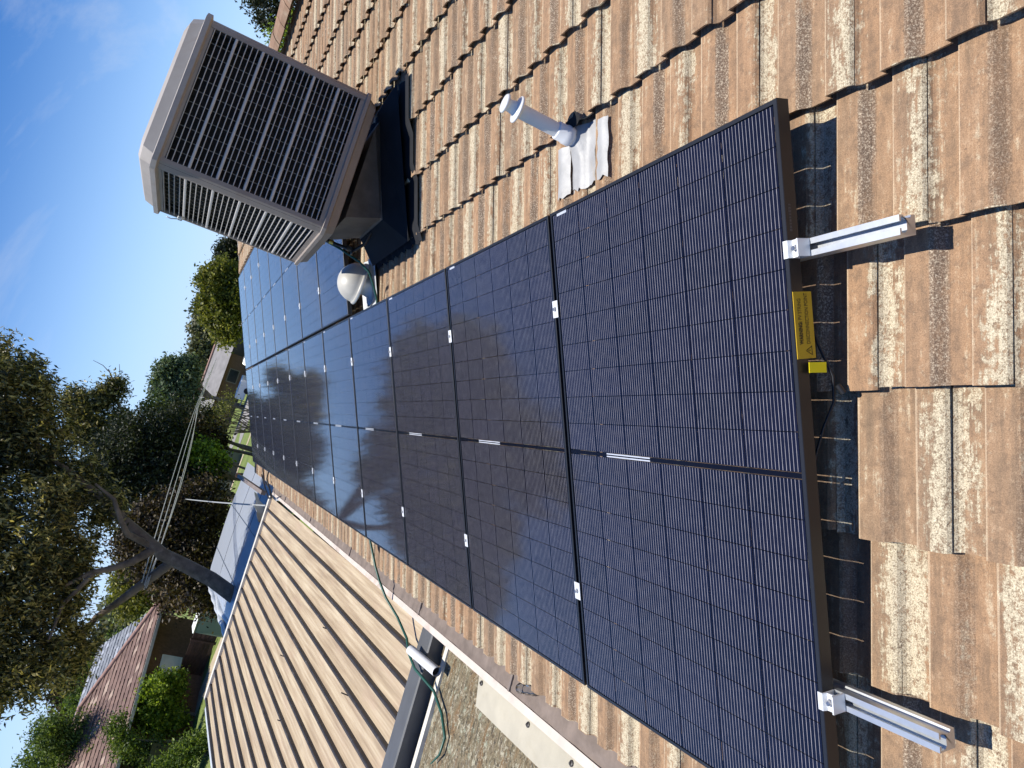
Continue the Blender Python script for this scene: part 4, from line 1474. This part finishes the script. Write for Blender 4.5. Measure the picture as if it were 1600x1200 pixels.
def course_tiles(poly_a, poly_b, poly_c, poly_d, rows, cols, lift=0.05):
    """flat tiles over a quad a-b (eave) d-c (ridge), each a tilted little slab"""
    mb = MB()
    nrm = (poly_b - poly_a).cross(poly_d - poly_a).normalized()
    if nrm.z < 0:
        nrm = -nrm
    wid = (poly_b - poly_a).length / cols
    ex = (poly_b - poly_a).normalized()
    for r in range(rows):
        t0, t1 = r / rows, (r + 1.12) / rows
        a0, b0 = poly_a.lerp(poly_d, t0), poly_b.lerp(poly_c, t0)
        a1, b1 = poly_a.lerp(poly_d, min(1, t1)), poly_b.lerp(poly_c, min(1, t1))
        L0 = (b0 - a0).length
        n = max(1, int(L0 / wid))
        for k in range(n):
            s0, s1 = k / n, (k + .96) / n
            j = rng.uniform(.7, 1.3) * lift
            lo = [a0.lerp(b0, s0), a0.lerp(b0, s1), a1.lerp(b1, s1), a1.lerp(b1, s0)]
            top = [lo[0] + nrm * j, lo[1] + nrm * j * .7, lo[2] + nrm * .012, lo[3] + nrm * .012]
            mb.add(lo[:2] + top, [(0, 1, 3, 2), (2, 3, 4, 5)])
    return mb


def roof_cover(parent_roof, name, mat, quads):
    mb = MB()
    for q in quads:
        m2 = course_tiles(*q)
        mb.add(m2.v, m2.f)
    o = mb.build(name, mat, parent_roof, fix=False)
    o['kind'] = 'stuff'


roof_cover(rf, 'roof_tile_field', M['nbmix'], [(c00, c10, r1, r0, 14, 38), (c01, c00, r0 + Vector((.01, 0, 0)), r0, 14, 22)])
# hip and ridge caps
for a, b in ((c00, r0), (c01, r0), (r0, r1), (c10, r1), (c11, r1)):
    n = int((b - a).length / .42)
    for k in range(n):
        p, q = a.lerp(b, k / n), a.lerp(b, (k + 1.08) / n)
        MB().tube([p + Vector((0, 0, .06)), q + Vector((0, 0, .045))], .10, 6).build('ridge_cap', M['ridgered'], rf)
MB().box(((XL + XR) / 2, (Y0_ + yb_) / 2, 1.16), (12.0 - 1.0, DEP - 1.0, 2.32)).build('wall', M['brick'], hp_)
MB().box(((XL + XR) / 2, Y0_ - sy * .04, EZ - .06), (12.0, .10, .12)).build('gutter', M['gutterlip'], hp_)
for xw, ww in ((XL + 2.9, .85), (XL + 8.6, 1.5)):
    wf = MB().box((xw, Y0_ + sy * .49, 1.35), (ww, .08, .80)).build('window', M['white'], hp_)
    if ww > 1:
        MB().box((xw - ww / 4 + .02, Y0_ + sy * .44, 1.35), (ww / 2 - .12, .03, .66)).build('pane', M['glass_dark'], wf)
        MB().box((xw + ww / 4 - .02, Y0_ + sy * .44, 1.35), (ww / 2 - .12, .03, .66)).build('pane', M['glass_dark'], wf)
    else:
        MB().box((xw, Y0_ + sy * .44, 1.35), (ww - .10, .03, .68)).build('blind', M['whitetrim'], wf)
MB().box((XL + 8.2, Y0_ - sy * .9, 1.0), (2.2, .06, .9)).build('trellis', M['glass_dark'], hp_)

# slate roofed house behind it
h2 = thing('slate_roofed_house', 'house with blue grey tiled roof rising behind the brick house', 'house', hp_.location + Vector((-2.2, 5.6, 0)), (0, 0, ang))
e2 = Vector((XL - 2.6, Y0_ + sy * 3.2, 0))
q0, q1, q2, q3 = Vector((e2.x, e2.y, 2.3)), Vector((e2.x + 15, e2.y, 2.3)), Vector((e2.x + 15, e2.y + sy * 3.6, 4.02)), Vector((e2.x, e2.y + sy * 3.6, 4.02))
q4, q5 = Vector((e2.x, e2.y + sy * 7.2, 2.3)), Vector((e2.x + 15, e2.y + sy * 7.2, 2.3))
rf2 = MB().add([q0, q1, q2, q3, q4, q5], [(0, 1, 2, 3), (3, 2, 5, 4), (0, 3, 4), (1, 5, 2)]).build('roof', M['nbtile2'], h2)
roof_cover(rf2, 'roof_tile_field', M['slatemix'], [(q0, q1, q2, q3, 14, 50)])
MB().box((e2.x + 7.5, e2.y + sy * 3.6, 1.12), (14.4, 6.6, 2.24)).build('wall', M['brick'], h2)

# ---- dark green shed, far bungalow, van and car
t = thing('garden_shed', 'dark green metal shed under the plum tree by the lawn', 'shed', (-4.3, 54.0, ground_z(0, 54)), (0, 0, R(-16)))
MB().box((0, 0, .95), (2.6, 2.2, 1.9)).build('wall', M['shed'], t)
rf3 = MB().add([(-1.4, -1.25, 1.88), (1.4, -1.25, 1.88), (1.4, 1.25, 1.88), (-1.4, 1.25, 1.88), (-1.4, 0, 2.25), (1.4, 0, 2.25)], [(0, 1, 5, 4), (2, 3, 4, 5), (0, 4, 3), (1, 2, 5)]).build('roof', M['shed'], t)
MB().box((-.5, -1.12, .85), (.8, .04, 1.6)).build('door', M['tank'], t)

gz = ground_z(0, 84)
t = thing('far_bungalow', 'distant grey tiled bungalow with a pinkish ridge behind the road', 'house', (3.6, 86.0, gz), (0, 0, R(-6)))
MB().box((0, 2.5, 1.15), (11.0, 6.0, 2.3)).build('wall', M['brick'], t)
w0, w1, w2, w3, w4, w5 = [Vector(p) for p in ((-6.2, -1.1, 2.25), (6.2, -1.1, 2.25), (6.2, 6.1, 2.25), (-6.2, 6.1, 2.25), (-4.6, 2.5, 3.9), (6.2, 2.5, 3.9))]
rf4 = MB().add([w0, w1, w2, w3, w4, w5], [(0, 1, 5, 4), (2, 3, 4, 5), (0, 4, 3), (1, 2, 5)]).build('roof', M['fartile'], t)
MB().tube([w4 + Vector((0, 0, .05)), w5 + Vector((0, 0, .05))], .14, 6).build('ridge_cap', M['ridgered'], rf4)
MB().tube([w4 + Vector((0, 0, .05)), w0 + Vector((0, 0, .05))], .12, 6).build('ridge_cap', M['ridgered'], rf4)
for x in (-3.2, 0.4):
    wf = MB().box((x, -.53, 1.3), (1.5, .06, 1.1)).build('window', M['gutter'], t)
    MB().box((x, -.57, 1.3), (1.3, .03, .9)).build('pane', M['glass_dark'], wf)
MB().box((4.0, -.55, 1.1), (2.6, .08, 2.1)).build('garage_door', M['glass_dark'], t)


def car(name, label, loc, rz, mat, van):
    t = thing(name, label, 'van' if van else 'car', loc, (0, 0, rz))
    if van:
        pr = [(-2.2, .35), (-2.2, 1.75), (-2.05, 1.95), (1.1, 1.95), (1.65, 1.25), (2.2, 1.05), (2.25, .35)]
    else:
        pr = [(-2.1, .32), (-2.15, .85), (-1.6, .95), (-1.0, 1.42), (.35, 1.42), (1.0, .95), (2.0, .82), (2.12, .32)]
    MB().extrude(pr, (1, 0, 0), (0, 0, 1), (0, 1, 0), (0, -.85, 0), 1.7).build('body', mat, t)
    gl = [(-1.4, 1.25), (-1.4, 1.75), (.95, 1.75), (1.35, 1.25)] if van else [(-1.15, .98), (-.85, 1.34), (.28, 1.34), (.75, .98)]
    for y in (-.862, .842):
        MB().extrude(gl, (1, 0, 0), (0, 0, 1), (0, 1, 0), (0, y, 0), .02).build('window', M['glass_dark'], t)
    for x in (-1.35, 1.35):
        for y in (-.87, .67):
            w = MB().tube([(x, y, .32), (x, y + .2, .32)], .32, 14).build('wheel', M['tyre'], t)
    return t


t = thing('box_trailer', 'small white box trailer parked before the distant grey bungalow', 'trailer', (2.5, 73.0, ground_z(0, 73)), (0, 0, R(155)))
MB().box((0, 0, .72), (2.0, 1.1, .80), bevel=.05).build('box', M['white'], t)
MB().tube([(1.0, 0, .38), (1.8, 0, .40)], .05, 6).build('drawbar', M['steel'], t)
for y in (-.62, .42):
    MB().tube([(0, y, .30), (0, y + .18, .30)], .30, 14).build('wheel', M['tyre'], t)
car('parked_car', 'pale silver car parked near the white box trailer', (5.6, 72.0, ground_z(0, 69) + .02), R(70), M['carpaint'], False)

# ================================================================== vegetation


def leaves_mesh(name, mat, centres, radii, n_clump, per, lsize, aspect=0.3, droop=0.0, shell=0.55, spread=0.22):
    """many small leaf faces gathered in clumps through a set of ellipsoidal blobs"""
    lsize *= 0.95
    per = int(per * 1.25)
    cs = []
    vol = np.array([r[0] * r[1] * r[2] for r in radii]) ** (2 / 3)
    cnt = np.maximum(3, (n_clump * vol / vol.sum()).astype(int))
    for c, r, n in zip(centres, radii, cnt):
        d = nrg.normal(size=(n, 3))
        d /= np.linalg.norm(d, axis=1)[:, None]
        u = nrg.random(n) ** (1 / 3.0)
        u = shell + (1 - shell) * u if shell < 1 else u
        u *= nrg.uniform(0.55, 1.12, n)
        cs.append(np.array(c) + d * u[:, None] * np.array(r))
    cs = np.concatenate(cs)
    m = len(cs) * per
    base = np.repeat(cs, per, axis=0)
    sz = np.repeat(nrg.uniform(.6, 1.35, len(cs)), per)
    p = base + nrg.normal(size=(m, 3)) * (spread * sz)[:, None] * np.array([1, 1, .75])
    a = nrg.normal(size=(m, 3))
    a[:, 2] -= droop * np.abs(nrg.normal(size=m)) * 1.6
    a /= np.linalg.norm(a, axis=1)[:, None]
    b = np.cross(a, nrg.normal(size=(m, 3)))
    b /= np.linalg.norm(b, axis=1)[:, None]
    l = lsize * nrg.uniform(.6, 1.3, m)[:, None]
    a *= l
    b *= l * aspect
    v = np.stack([p - a * .5, p + b * .5 - a * .08, p + a * .5, p - b * .5 - a * .08], axis=1).reshape(-1, 3)
    me = bpy.data.meshes.new(name)
    me.vertices.add(m * 4)
    me.vertices.foreach_set('co', v.astype(np.float32).ravel())
    me.loops.add(m * 4)
    me.loops.foreach_set('vertex_index', np.arange(m * 4, dtype=np.int32))
    me.polygons.add(m)
    me.polygons.foreach_set('loop_start', np.arange(0, m * 4, 4, dtype=np.int32))
    me.polygons.foreach_set('loop_total', np.full(m, 4, dtype=np.int32))
    me.update(calc_edges=True)
    me.materials.append(mat)
    return me


def tree(name, label, cat, base, blobs, mat, n_clump, per, lsize, trunk_r=0.12, group=None, aspect=.35, droop=0.0, shell=.5, spread=.22, limbs=None, trunk_mat=None):
    """blobs: (x, y, z, rx, ry, rz) in world; trunk grows from base to the blobs"""
    base = Vector(base)
    t = thing(name, label, cat, base, group=group)
    cen = [Vector(b[:3]) - base for b in blobs]
    mb = MB()
    if limbs:
        for pts, rads in limbs:
            mb.tube([Vector(p) - base for p in pts], rads, 9)
    else:
        fork = sum(cen, Vector()) / len(cen)
        fork = Vector((fork.x * .6, fork.y * .6, fork.z * .5))
        mb.tube([(0, 0, -.1), fork * .5 + Vector((rng.uniform(-.1, .1), 0, 0)), fork], [trunk_r, trunk_r * .85, trunk_r * .7], 7)
        for c in cen:
            midp = fork.lerp(c, .55) + Vector((rng.uniform(-.2, .2), rng.uniform(-.2, .2), .1))
            mb.tube([fork, midp, c], [trunk_r * .6, trunk_r * .38, trunk_r * .15], 6)
    mb.build('trunk', trunk_mat or M['twig'], t)
    me = leaves_mesh('crown', mat, [tuple(c) for c in cen], [b[3:6] for b in blobs], n_clump, per, lsize, aspect, droop, shell, spread)
    link('crown', me, t)
    return t


# the big leaning gum by the patio
gum_limbs = [
    ([(-4.75, 15.5, -.1), (-4.62, 15.5, 1.2), (-4.45, 15.5, 2.1), (-4.15, 15.5, 2.79), (-4.0, 15.5, 3.33), (-3.88, 15.5, 3.82), (-3.68, 15.5, 4.2), (-3.44, 15.5, 4.65), (-3.12, 15.5, 5.16), (-2.92, 15.6, 5.6), (-2.7, 15.7, 6.1), (-2.3, 15.8, 6.9), (-1.8, 15.9, 7.6)],
     [.26, .19, .165, .150, .140, .130, .115, .10, .085, .07, .06, .045, .03]),
    ([(-3.95, 15.5, 3.6), (-4.45, 15.7, 3.92), (-4.8, 15.8, 4.16), (-5.1, 15.9, 4.36), (-5.42, 16, 4.6), (-5.8, 16, 4.72), (-6.25, 16, 4.62), (-6.55, 16, 4.82)], [.10, .09, .08, .07, .06, .05, .035, .02]),
    ([(-3.80, 15.5, 4.0), (-4.1, 15.2, 4.34), (-4.25, 15.1, 4.6), (-4.4, 15, 4.95), (-4.9, 14.9, 5.5)], [.09, .07, .06, .05, .02]),
    ([(-3.76, 15.5, 4.1), (-3.58, 15.1, 4.58), (-3.33, 15, 4.78), (-3.0, 15, 5.0), (-2.8, 15, 5.4)], [.07, .06, .05, .04, .02]),
    ([(-2.9, 15.6, 5.6), (-3.4, 15.4, 6.3), (-3.6, 15.3, 7.0)], [.07, .05, .02]),
    ([(-4.4, 15, 4.9), (-5.0, 14.8, 5.2), (-5.6, 14.5, 5.2)], [.05, .04, .02]),
]
gum_blobs = [(-1.75, 16, 7.3, .95, 1.0, .85), (-1.15, 16.6, 7.75, .5, .6, .5), (-2.5, 16, 6.75, 1.0, 1.0, .8), (-3.05, 16, 7.6, 1.1, 1.0, .9),
             (-3.9, 15, 6.0, 1.25, 1.0, .75), (-4.2, 15.2, 7.1, 1.2, 1.0, .9), (-3.1, 16, 5.75, .75, .8, .55), (-5.2, 15, 5.75, 1.1, .9, .7), (-5.5, 15, 6.8, 1.2, 1.0, .9),
             (-6.05, 14.6, 5.25, .7, .7, .45), (-6.6, 14.8, 5.9, .8, .8, .7), (-4.35, 15.4, 5.25, .7, .6, .35), (-2.2, 16, 8.6, 1.4, 1.2, .9), (-4.6, 15.4, 8.6, 1.8, 1.2, 1.0), (-6.0, 15.6, 4.75, .8, .6, .35), (-3.3, 15.6, 5.1, .5, .5, .3), (-5.0, 15.4, 5.1, .6, .6, .3)]
tree('gum_tree', 'big leaning gum tree with dark canopy and forked brown trunk', 'tree', (-4.75, 15.5, 0), gum_blobs, L_GUM, 2500, 42, .12, limbs=gum_limbs, trunk_mat=M['trunk'], aspect=.30, droop=.8, shell=.3, spread=.12)

# sparse pale gum behind it, with bare twigs


def far_(x, z, y=40.0, k=1.851):
    return (-1.042 + (x + 1.042) * k, y, 4.568 + (z - 4.568) * k)


sg_limbs = [
    ([(-4.6, 40, -.1), (-4.2, 40, 2.5), far_(-2.3, 4.4), far_(-1.75, 5.6), far_(-1.6, 6.4)], [.22, .20, .15, .09, .05]),
    ([far_(-1.85, 5.2), far_(-1.45, 5.75), far_(-1.1, 6.1), far_(-.8, 6.15), far_(-.55, 6.35)], [.08, .065, .055, .04, .02]),
    ([far_(-2.3, 4.4), far_(-2.45, 5.5), far_(-2.2, 6.3), far_(-1.95, 6.9)], [.09, .07, .05, .02]),
    ([far_(-.8, 6.15), far_(-.6, 6.05), far_(-.35, 6.15)], [.025, .018, .01]),
    ([far_(-.65, 6.25), far_(-.5, 6.5), far_(-.45, 6.75)], [.022, .016, .01]),
]
tree('pale_gum_tree', 'sparse pale gum with bare crooked twigs against the sky', 'tree', (-4.6, 40, 0),
     [(*far_(-1.65, 6.75), .80, .8, .75), (*far_(-1.25, 6.2), .75, .7, .55), (*far_(-.95, 5.95), .5, .4, .36), (*far_(-2.2, 6.3), 1.0, .8, 1.0), (*far_(-1.9, 5.7), .9, .7, .6)],
     L_GUM, 620, 26, .22, limbs=sg_limbs, trunk_mat=M['twig'], aspect=.28, droop=.7, shell=.2, spread=.20)


def away(x, y, z, rx, ry, rz, k):
    return (-1.042 + (x + 1.042) * k, -1.314 + (y + 1.314) * k, 4.568 + (z - 4.568) * k, rx * k, ry * k, rz * k)


tree('dark_pittosporum', 'dense very dark tree between the pale gum and the wires', 'tree', (-3.0, 35.2, 0),
     [away(*b, 1.5) for b in ((-2.2, 23, 5.35, .75, 1.1, .75), (-2.9, 23, 5.1, .9, 1.0, 1.0), (-1.75, 23, 4.6, .65, .8, .55), (-2.4, 23, 4.2, 1.2, 1.0, .8), (-3.6, 23.5, 4.6, 1.0, 1.0, 1.1), (-3.4, 23.5, 3.4, 1.1, 1.0, .9), (-3.2, 23, 5.7, .8, .9, .7), (-2.7, 23, 3.3, 1.0, .9, .8))],
     L_DARK, 1900, 26, .17, .22, aspect=.4, shell=.35, spread=.25)
tree('plum_tree', 'reddish brown plum tree in deep shade above the silver carport', 'tree', (-5.0, 26, 0),
     [(-4.9, 26, 3.3, 1.3, 1.2, 1.1), (-5.6, 25.5, 2.3, 1.2, 1.0, 1.1), (-4.0, 26.5, 2.7, .9, 1.0, .9), (-5.9, 26, 3.4, .8, .8, .8), (-5.2, 26, 4.2, 1.0, 1.0, .7), (-6.5, 26.5, 1.6, .8, .8, 1.0)],
     L_PLUM, 2400, 26, .14, .15, aspect=.5, shell=.4, spread=.22)
tree('lime_shrub', 'bright lime green shrub beside the dark shed', 'shrub', (-2.75, 34.5, 0), [(-2.7, 34.5, 3.0, .62, .6, .55), (-2.55, 34.5, 2.55, .5, .5, .4), (-2.75, 34.5, 2.1, .5, .5, .5)], L_LIME, 120, 26, .17, .07, aspect=.6, spread=.16)
tree('purple_tree', 'small dark purple leaved tree behind the lime shrub', 'tree', (-2.1, 37, 0), [(-1.95, 37, 3.35, .8, .8, .7), (-2.6, 37, 3.7, .7, .7, .6), (-2.1, 37, 2.5, .9, .8, .7)], L_PLUM, 200, 24, .18, .1, aspect=.5)
tree('hazel_tree', 'small brownish green tree top left of the blue green tree', 'tree', (-1.9, 40, 0), [(-1.55, 40, 5.35, .55, .6, .6), (-1.95, 40, 4.6, .8, .8, .7), (-1.6, 40, 3.9, .9, .8, .7), (-2.6, 40, 4.4, .8, .8, .9)], L_OLIVE, 240, 24, .18, .1, aspect=.5)
tree('dark_hedge_tree', 'shadowy dark tree below the small hazel tree', 'tree', (-2.0, 39, 0), [(-2.2, 38.5, 4.3, .9, .8, .8), (-1.2, 39, 4.1, .7, .8, .7), (-1.6, 38, 3.2, 1.1, .8, .8)], L_DARK, 260, 24, .18, .1)
tree('blue_green_tree', 'rounded blue green tree standing beyond the bare shrub', 'tree', (0.8, 74, ground_z(0, 74)),
     [(1.9, 74, 6.2, 1.3, 1.3, 1.0), (.6, 74, 5.9, 1.6, 1.4, 1.2), (2.6, 74, 4.8, 1.2, 1.2, 1.3), (1.2, 74, 4.6, 2.0, 1.5, 1.2), (-.6, 74, 4.6, 1.4, 1.3, 1.3), (-.6, 74, 3.5, 1.4, 1.5, .9), (1.0, 74, 3.7, 1.2, 1.2, .7)],
     L_BLUE, 620, 26, .36, .25, aspect=.5, shell=.4, spread=.34)

# tangle of bare branches with a thin olive crown
bl = []
for i in range(34):
    a = rng.uniform(-1, 1)
    x, z = -.3 + rng.uniform(-1.0, 1.2), ground_z(0, 46)
    tip = Vector((-.9 + rng.uniform(-1.3, 1.2), 46 + rng.uniform(-1, 1), 2.9 + rng.uniform(-1.2, .6)))
    b0 = Vector((-.3 + rng.uniform(-.9, .9), 46 + rng.uniform(-.4, .4), z - .1))
    m1 = b0.lerp(tip, .5) + Vector((rng.uniform(-.3, .3), rng.uniform(-.2, .2), rng.uniform(-.2, .3)))
    bl.append(([b0, m1, tip], [.03, .02, .006]))
tree('bare_shrub', 'tangled brown shrub of bare branches with thin olive top', 'shrub', (-.3, 46, ground_z(0, 46)),
     [(-.9, 46, 2.6, 1.2, .9, .55), (-1.5, 46, 2.0, .9, .8, .5), (-.2, 46, 1.9, 1.0, .8, .5)], L_OLIVE, 120, 16, .15, limbs=bl, aspect=.3, spread=.25)

# behind the roof, right of centre
tree('yellow_green_tree', 'large yellow green tree rising behind the far panels', 'tree', (8.0, 60, -1.0),
     [(7.4, 60, 4.6, 1.5, 1.4, 1.0), (8.7, 60, 4.9, 1.4, 1.3, 1.2), (9.7, 60, 4.5, 1.0, 1.2, 1.0), (6.4, 60, 3.8, 1.2, 1.2, 1.0), (7.8, 60, 3.3, 2.0, 1.5, 1.2), (9.5, 60, 3.2, 1.5, 1.3, 1.2), (5.6, 60, 2.8, 1.1, 1.1, 1.0)],
     L_OLIVE, 800, 26, .30, .22, aspect=.55, shell=.35, spread=.27)
tree('grey_green_tree', 'duller grey green trees on the skyline left of the yellow green tree', 'tree', (9.5, 105, -1.2),
     [(10.2, 105, 4.6, 1.7, 1.5, 1.4), (8.4, 105, 4.0, 1.6, 1.5, 1.3), (12.2, 105, 4.9, 1.6, 1.5, 1.5), (6.2, 105, 3.6, 1.8, 1.5, 1.6), (9, 105, 2.4, 3.0, 1.5, 1.5)], L_FAR, 420, 22, .5, .3, aspect=.6, spread=.5)
tree('skyline_gum', 'dark ragged tree on the skyline beside the cooler', 'tree', (15.0, 80, -1.2),
     [(15.3, 80, 5.1, .9, .9, .8), (14.2, 80, 4.5, 1.1, 1.0, .9), (16.2, 80, 4.4, 1.1, 1.0, .8), (15.2, 80, 3.4, 1.6, 1.2, 1.0), (13.2, 80, 3.6, 1.2, 1.0, 1.0)], L_DARK, 330, 24, .36, .22, aspect=.5, spread=.36)
tree('ridge_shrub', 'yellow green bush poking up behind the ridge by the cooler', 'shrub', (6.35, 14, 0), [(6.40, 14, 4.98, .30, .4, .30), (6.7, 14, 4.6, .5, .5, .5), (6.5, 14, 4.0, .6, .6, .6)], L_LIME, 220, 22, .075, .06, aspect=.5, spread=.09)
tree('ridge_tree', 'dark green tree behind the ridge at the picture edge', 'tree', (7.6, 15.2, 0), [(7.45, 15.2, 5.5, .42, .5, .45), (7.9, 15.2, 5.2, .6, .5, .7), (7.3, 15.2, 4.9, .4, .5, .45), (8.3, 15.4, 5.9, .6, .6, .6)], L_DARK, 330, 24, .085, .1, aspect=.45, spread=.10)

# neighbour's garden on the left
tree('round_garden_shrub', 'bright green clipped shrub in front of the brick house wall', 'shrub', (-12.3, 31.6, 0),
     [(-11.7, 31.9, 1.75, .75, .7, .60), (-12.3, 31.6, 1.55, .8, .7, .7), (-12.9, 31.4, 1.5, .75, .7, .65), (-11.5, 32, 1.1, .6, .6, .5), (-12.8, 31.4, .8, .8, .7, .6)], L_LIME, 520, 26, .13, .08, aspect=.6, shell=.55, spread=.13)
tree('shadow_shrub', 'dark untidy shrub at the lower end of the lawn strip', 'shrub', (-11.6, 26.2, 0), [(-11.8, 26.2, .7, .6, .6, .5), (-12.5, 26.4, 1.0, .6, .6, .6), (-11.4, 26.2, .35, .4, .5, .3)], L_GREEN, 200, 24, .12, .06, aspect=.45, spread=.16)
tree('eave_shrub', 'leafy bush standing in front of the terracotta roof', 'shrub', (-12.5, 29.6, 0), [(-12.45, 29.6, 2.75, .5, .4, .4), (-12.9, 29.6, 2.3, .55, .5, .5), (-13.1, 29.6, 1.4, .6, .5, .8)], L_GREEN, 200, 24, .12, .07, aspect=.45, spread=.15)
tree('bamboo_clump', 'tall leafy green trees at the far left edge', 'tree', (-15.0, 33.5, 0),
     [(-14.8, 33.5, 4.1, 1.2, 1.0, 1.0), (-14.2, 33, 4.9, .7, .8, .6), (-15.4, 33.5, 3.2, 1.2, 1.0, 1.0), (-14.6, 32.5, 2.6, 1.2, .9, .8), (-16, 34, 4.6, 1.0, 1.0, .9)], L_GREEN, 820, 26, .16, .12, aspect=.35, droop=.4, shell=.35, spread=.22)
tree('mid_green_tree', 'leafy green tree directly behind the terracotta ridge', 'tree', (-17, 49, -.1), [(-16.7, 49, 3.4, 1.3, 1.2, 1.0), (-17.9, 49, 3.6, 1.3, 1.2, 1.2), (-15.5, 49, 3.0, 1.2, 1.1, 1.0), (-17, 49, 2.2, 2.2, 1.2, 1.2)], L_GREEN, 480, 26, .22, .16, aspect=.5, spread=.28)
tree('brown_green_tree', 'brownish tree on the skyline above the terracotta roof', 'tree', (-21, 60, -.6), [(-21.6, 60, 5.0, 1.1, 1.0, .9), (-20.6, 60, 4.5, 1.2, 1.1, 1.0), (-22.6, 60, 4.4, 1.2, 1.1, 1.2), (-21.5, 60, 3.2, 2.2, 1.2, 1.3)], L_PLUM, 330, 24, .28, .18, aspect=.55, spread=.32)
tree('laurel_tree', 'olive green tree framed between the gum branches', 'tree', (-9.8, 41, -.1), [(-9.6, 41, 3.9, .9, .9, .8), (-9.0, 41, 3.1, 1.1, 1.0, .9), (-10.5, 41, 3.3, 1.0, 1.0, .9), (-8.0, 41, 2.7, 1.0, 1.0, 1.0)], L_OLIVE, 420, 26, .2, .14, aspect=.5, spread=.24)
tree('brown_hedge', 'brown leaved hedge at the corner of the brick house', 'shrub', (-8.4, 33.5, 0), [(-8.4, 33.5, 2.1, .7, .7, .8), (-7.7, 33.2, 1.6, .7, .7, .8), (-7.4, 33.0, 2.9, .7, .6, .6), (-7.0, 32.5, 2.3, .7, .7, .8)], L_PLUM, 420, 26, .15, .1, aspect=.5, spread=.18)

# far woodland that closes the horizon
fx, fr = [], []
for i in range(60):
    a = R(-46 + i * 1.55)
    d = rng.uniform(130, 190)
    fx.append((d * math.sin(a), d * math.cos(a), rng.uniform(0.2, 2.0)))
    fr.append((rng.uniform(4, 7), 3.0, rng.uniform(2.0, 3.0)))
wd = link('far_woodland', leaves_mesh('far_woodland', L_FAR, fx, fr, 2600, 14, 1.1, .6, 0, .4, .8))
tag(wd, 'hazy belt of distant trees along the horizon', 'woodland', kind='stuff')

# ================================================================== overhead wires
def sag(a, b, s, n=14):
    a, b = Vector(a), Vector(b)
    return [a.lerp(b, i / n) - Vector((0, 0, s * 4 * (i / n) * (1 - i / n))) for i in range(n + 1)]


wires = [((-.72, 33, 3.72), (-4.42, 15.0, 3.98), .03), ((-.76, 33, 3.66), (-4.46, 15.0, 3.93), .10), ((-.68, 33, 3.76), (-4.38, 15.0, 4.04), -.04), ((-.80, 33, 3.69), (-4.50, 15.0, 3.96), .17)]
WL = ['uppermost pale overhead cable of the four strung in front of the plum tree', 'second lowest pale overhead cable of the four by the plum tree', 'highest sagging pale overhead cable nearest the gum branches', 'lowest and slackest pale overhead cable of the four']
for (a, b, s), wlab in zip(wires, WL):
    w_ = thing('power_cable', wlab, 'cable', a, group='overhead power cables')
    MB().tube([Vector((4.9, 80, 2.35)) - Vector(a)] + [p - Vector(a) for p in sag(a, b, s)], .010, 5).build('conductor', M['cable'], w_)
t = thing('service_cable', 'grey service cable dropping from the wires to the patio corner', 'cable', (-2.22, 12.7, 2.62))
MB().tube([p - t.location for p in sag((-3.9, 27, 3.42), (-2.22, 12.7, 2.62), .12)], .016, 6).build('conductor', M['greycable'], t)
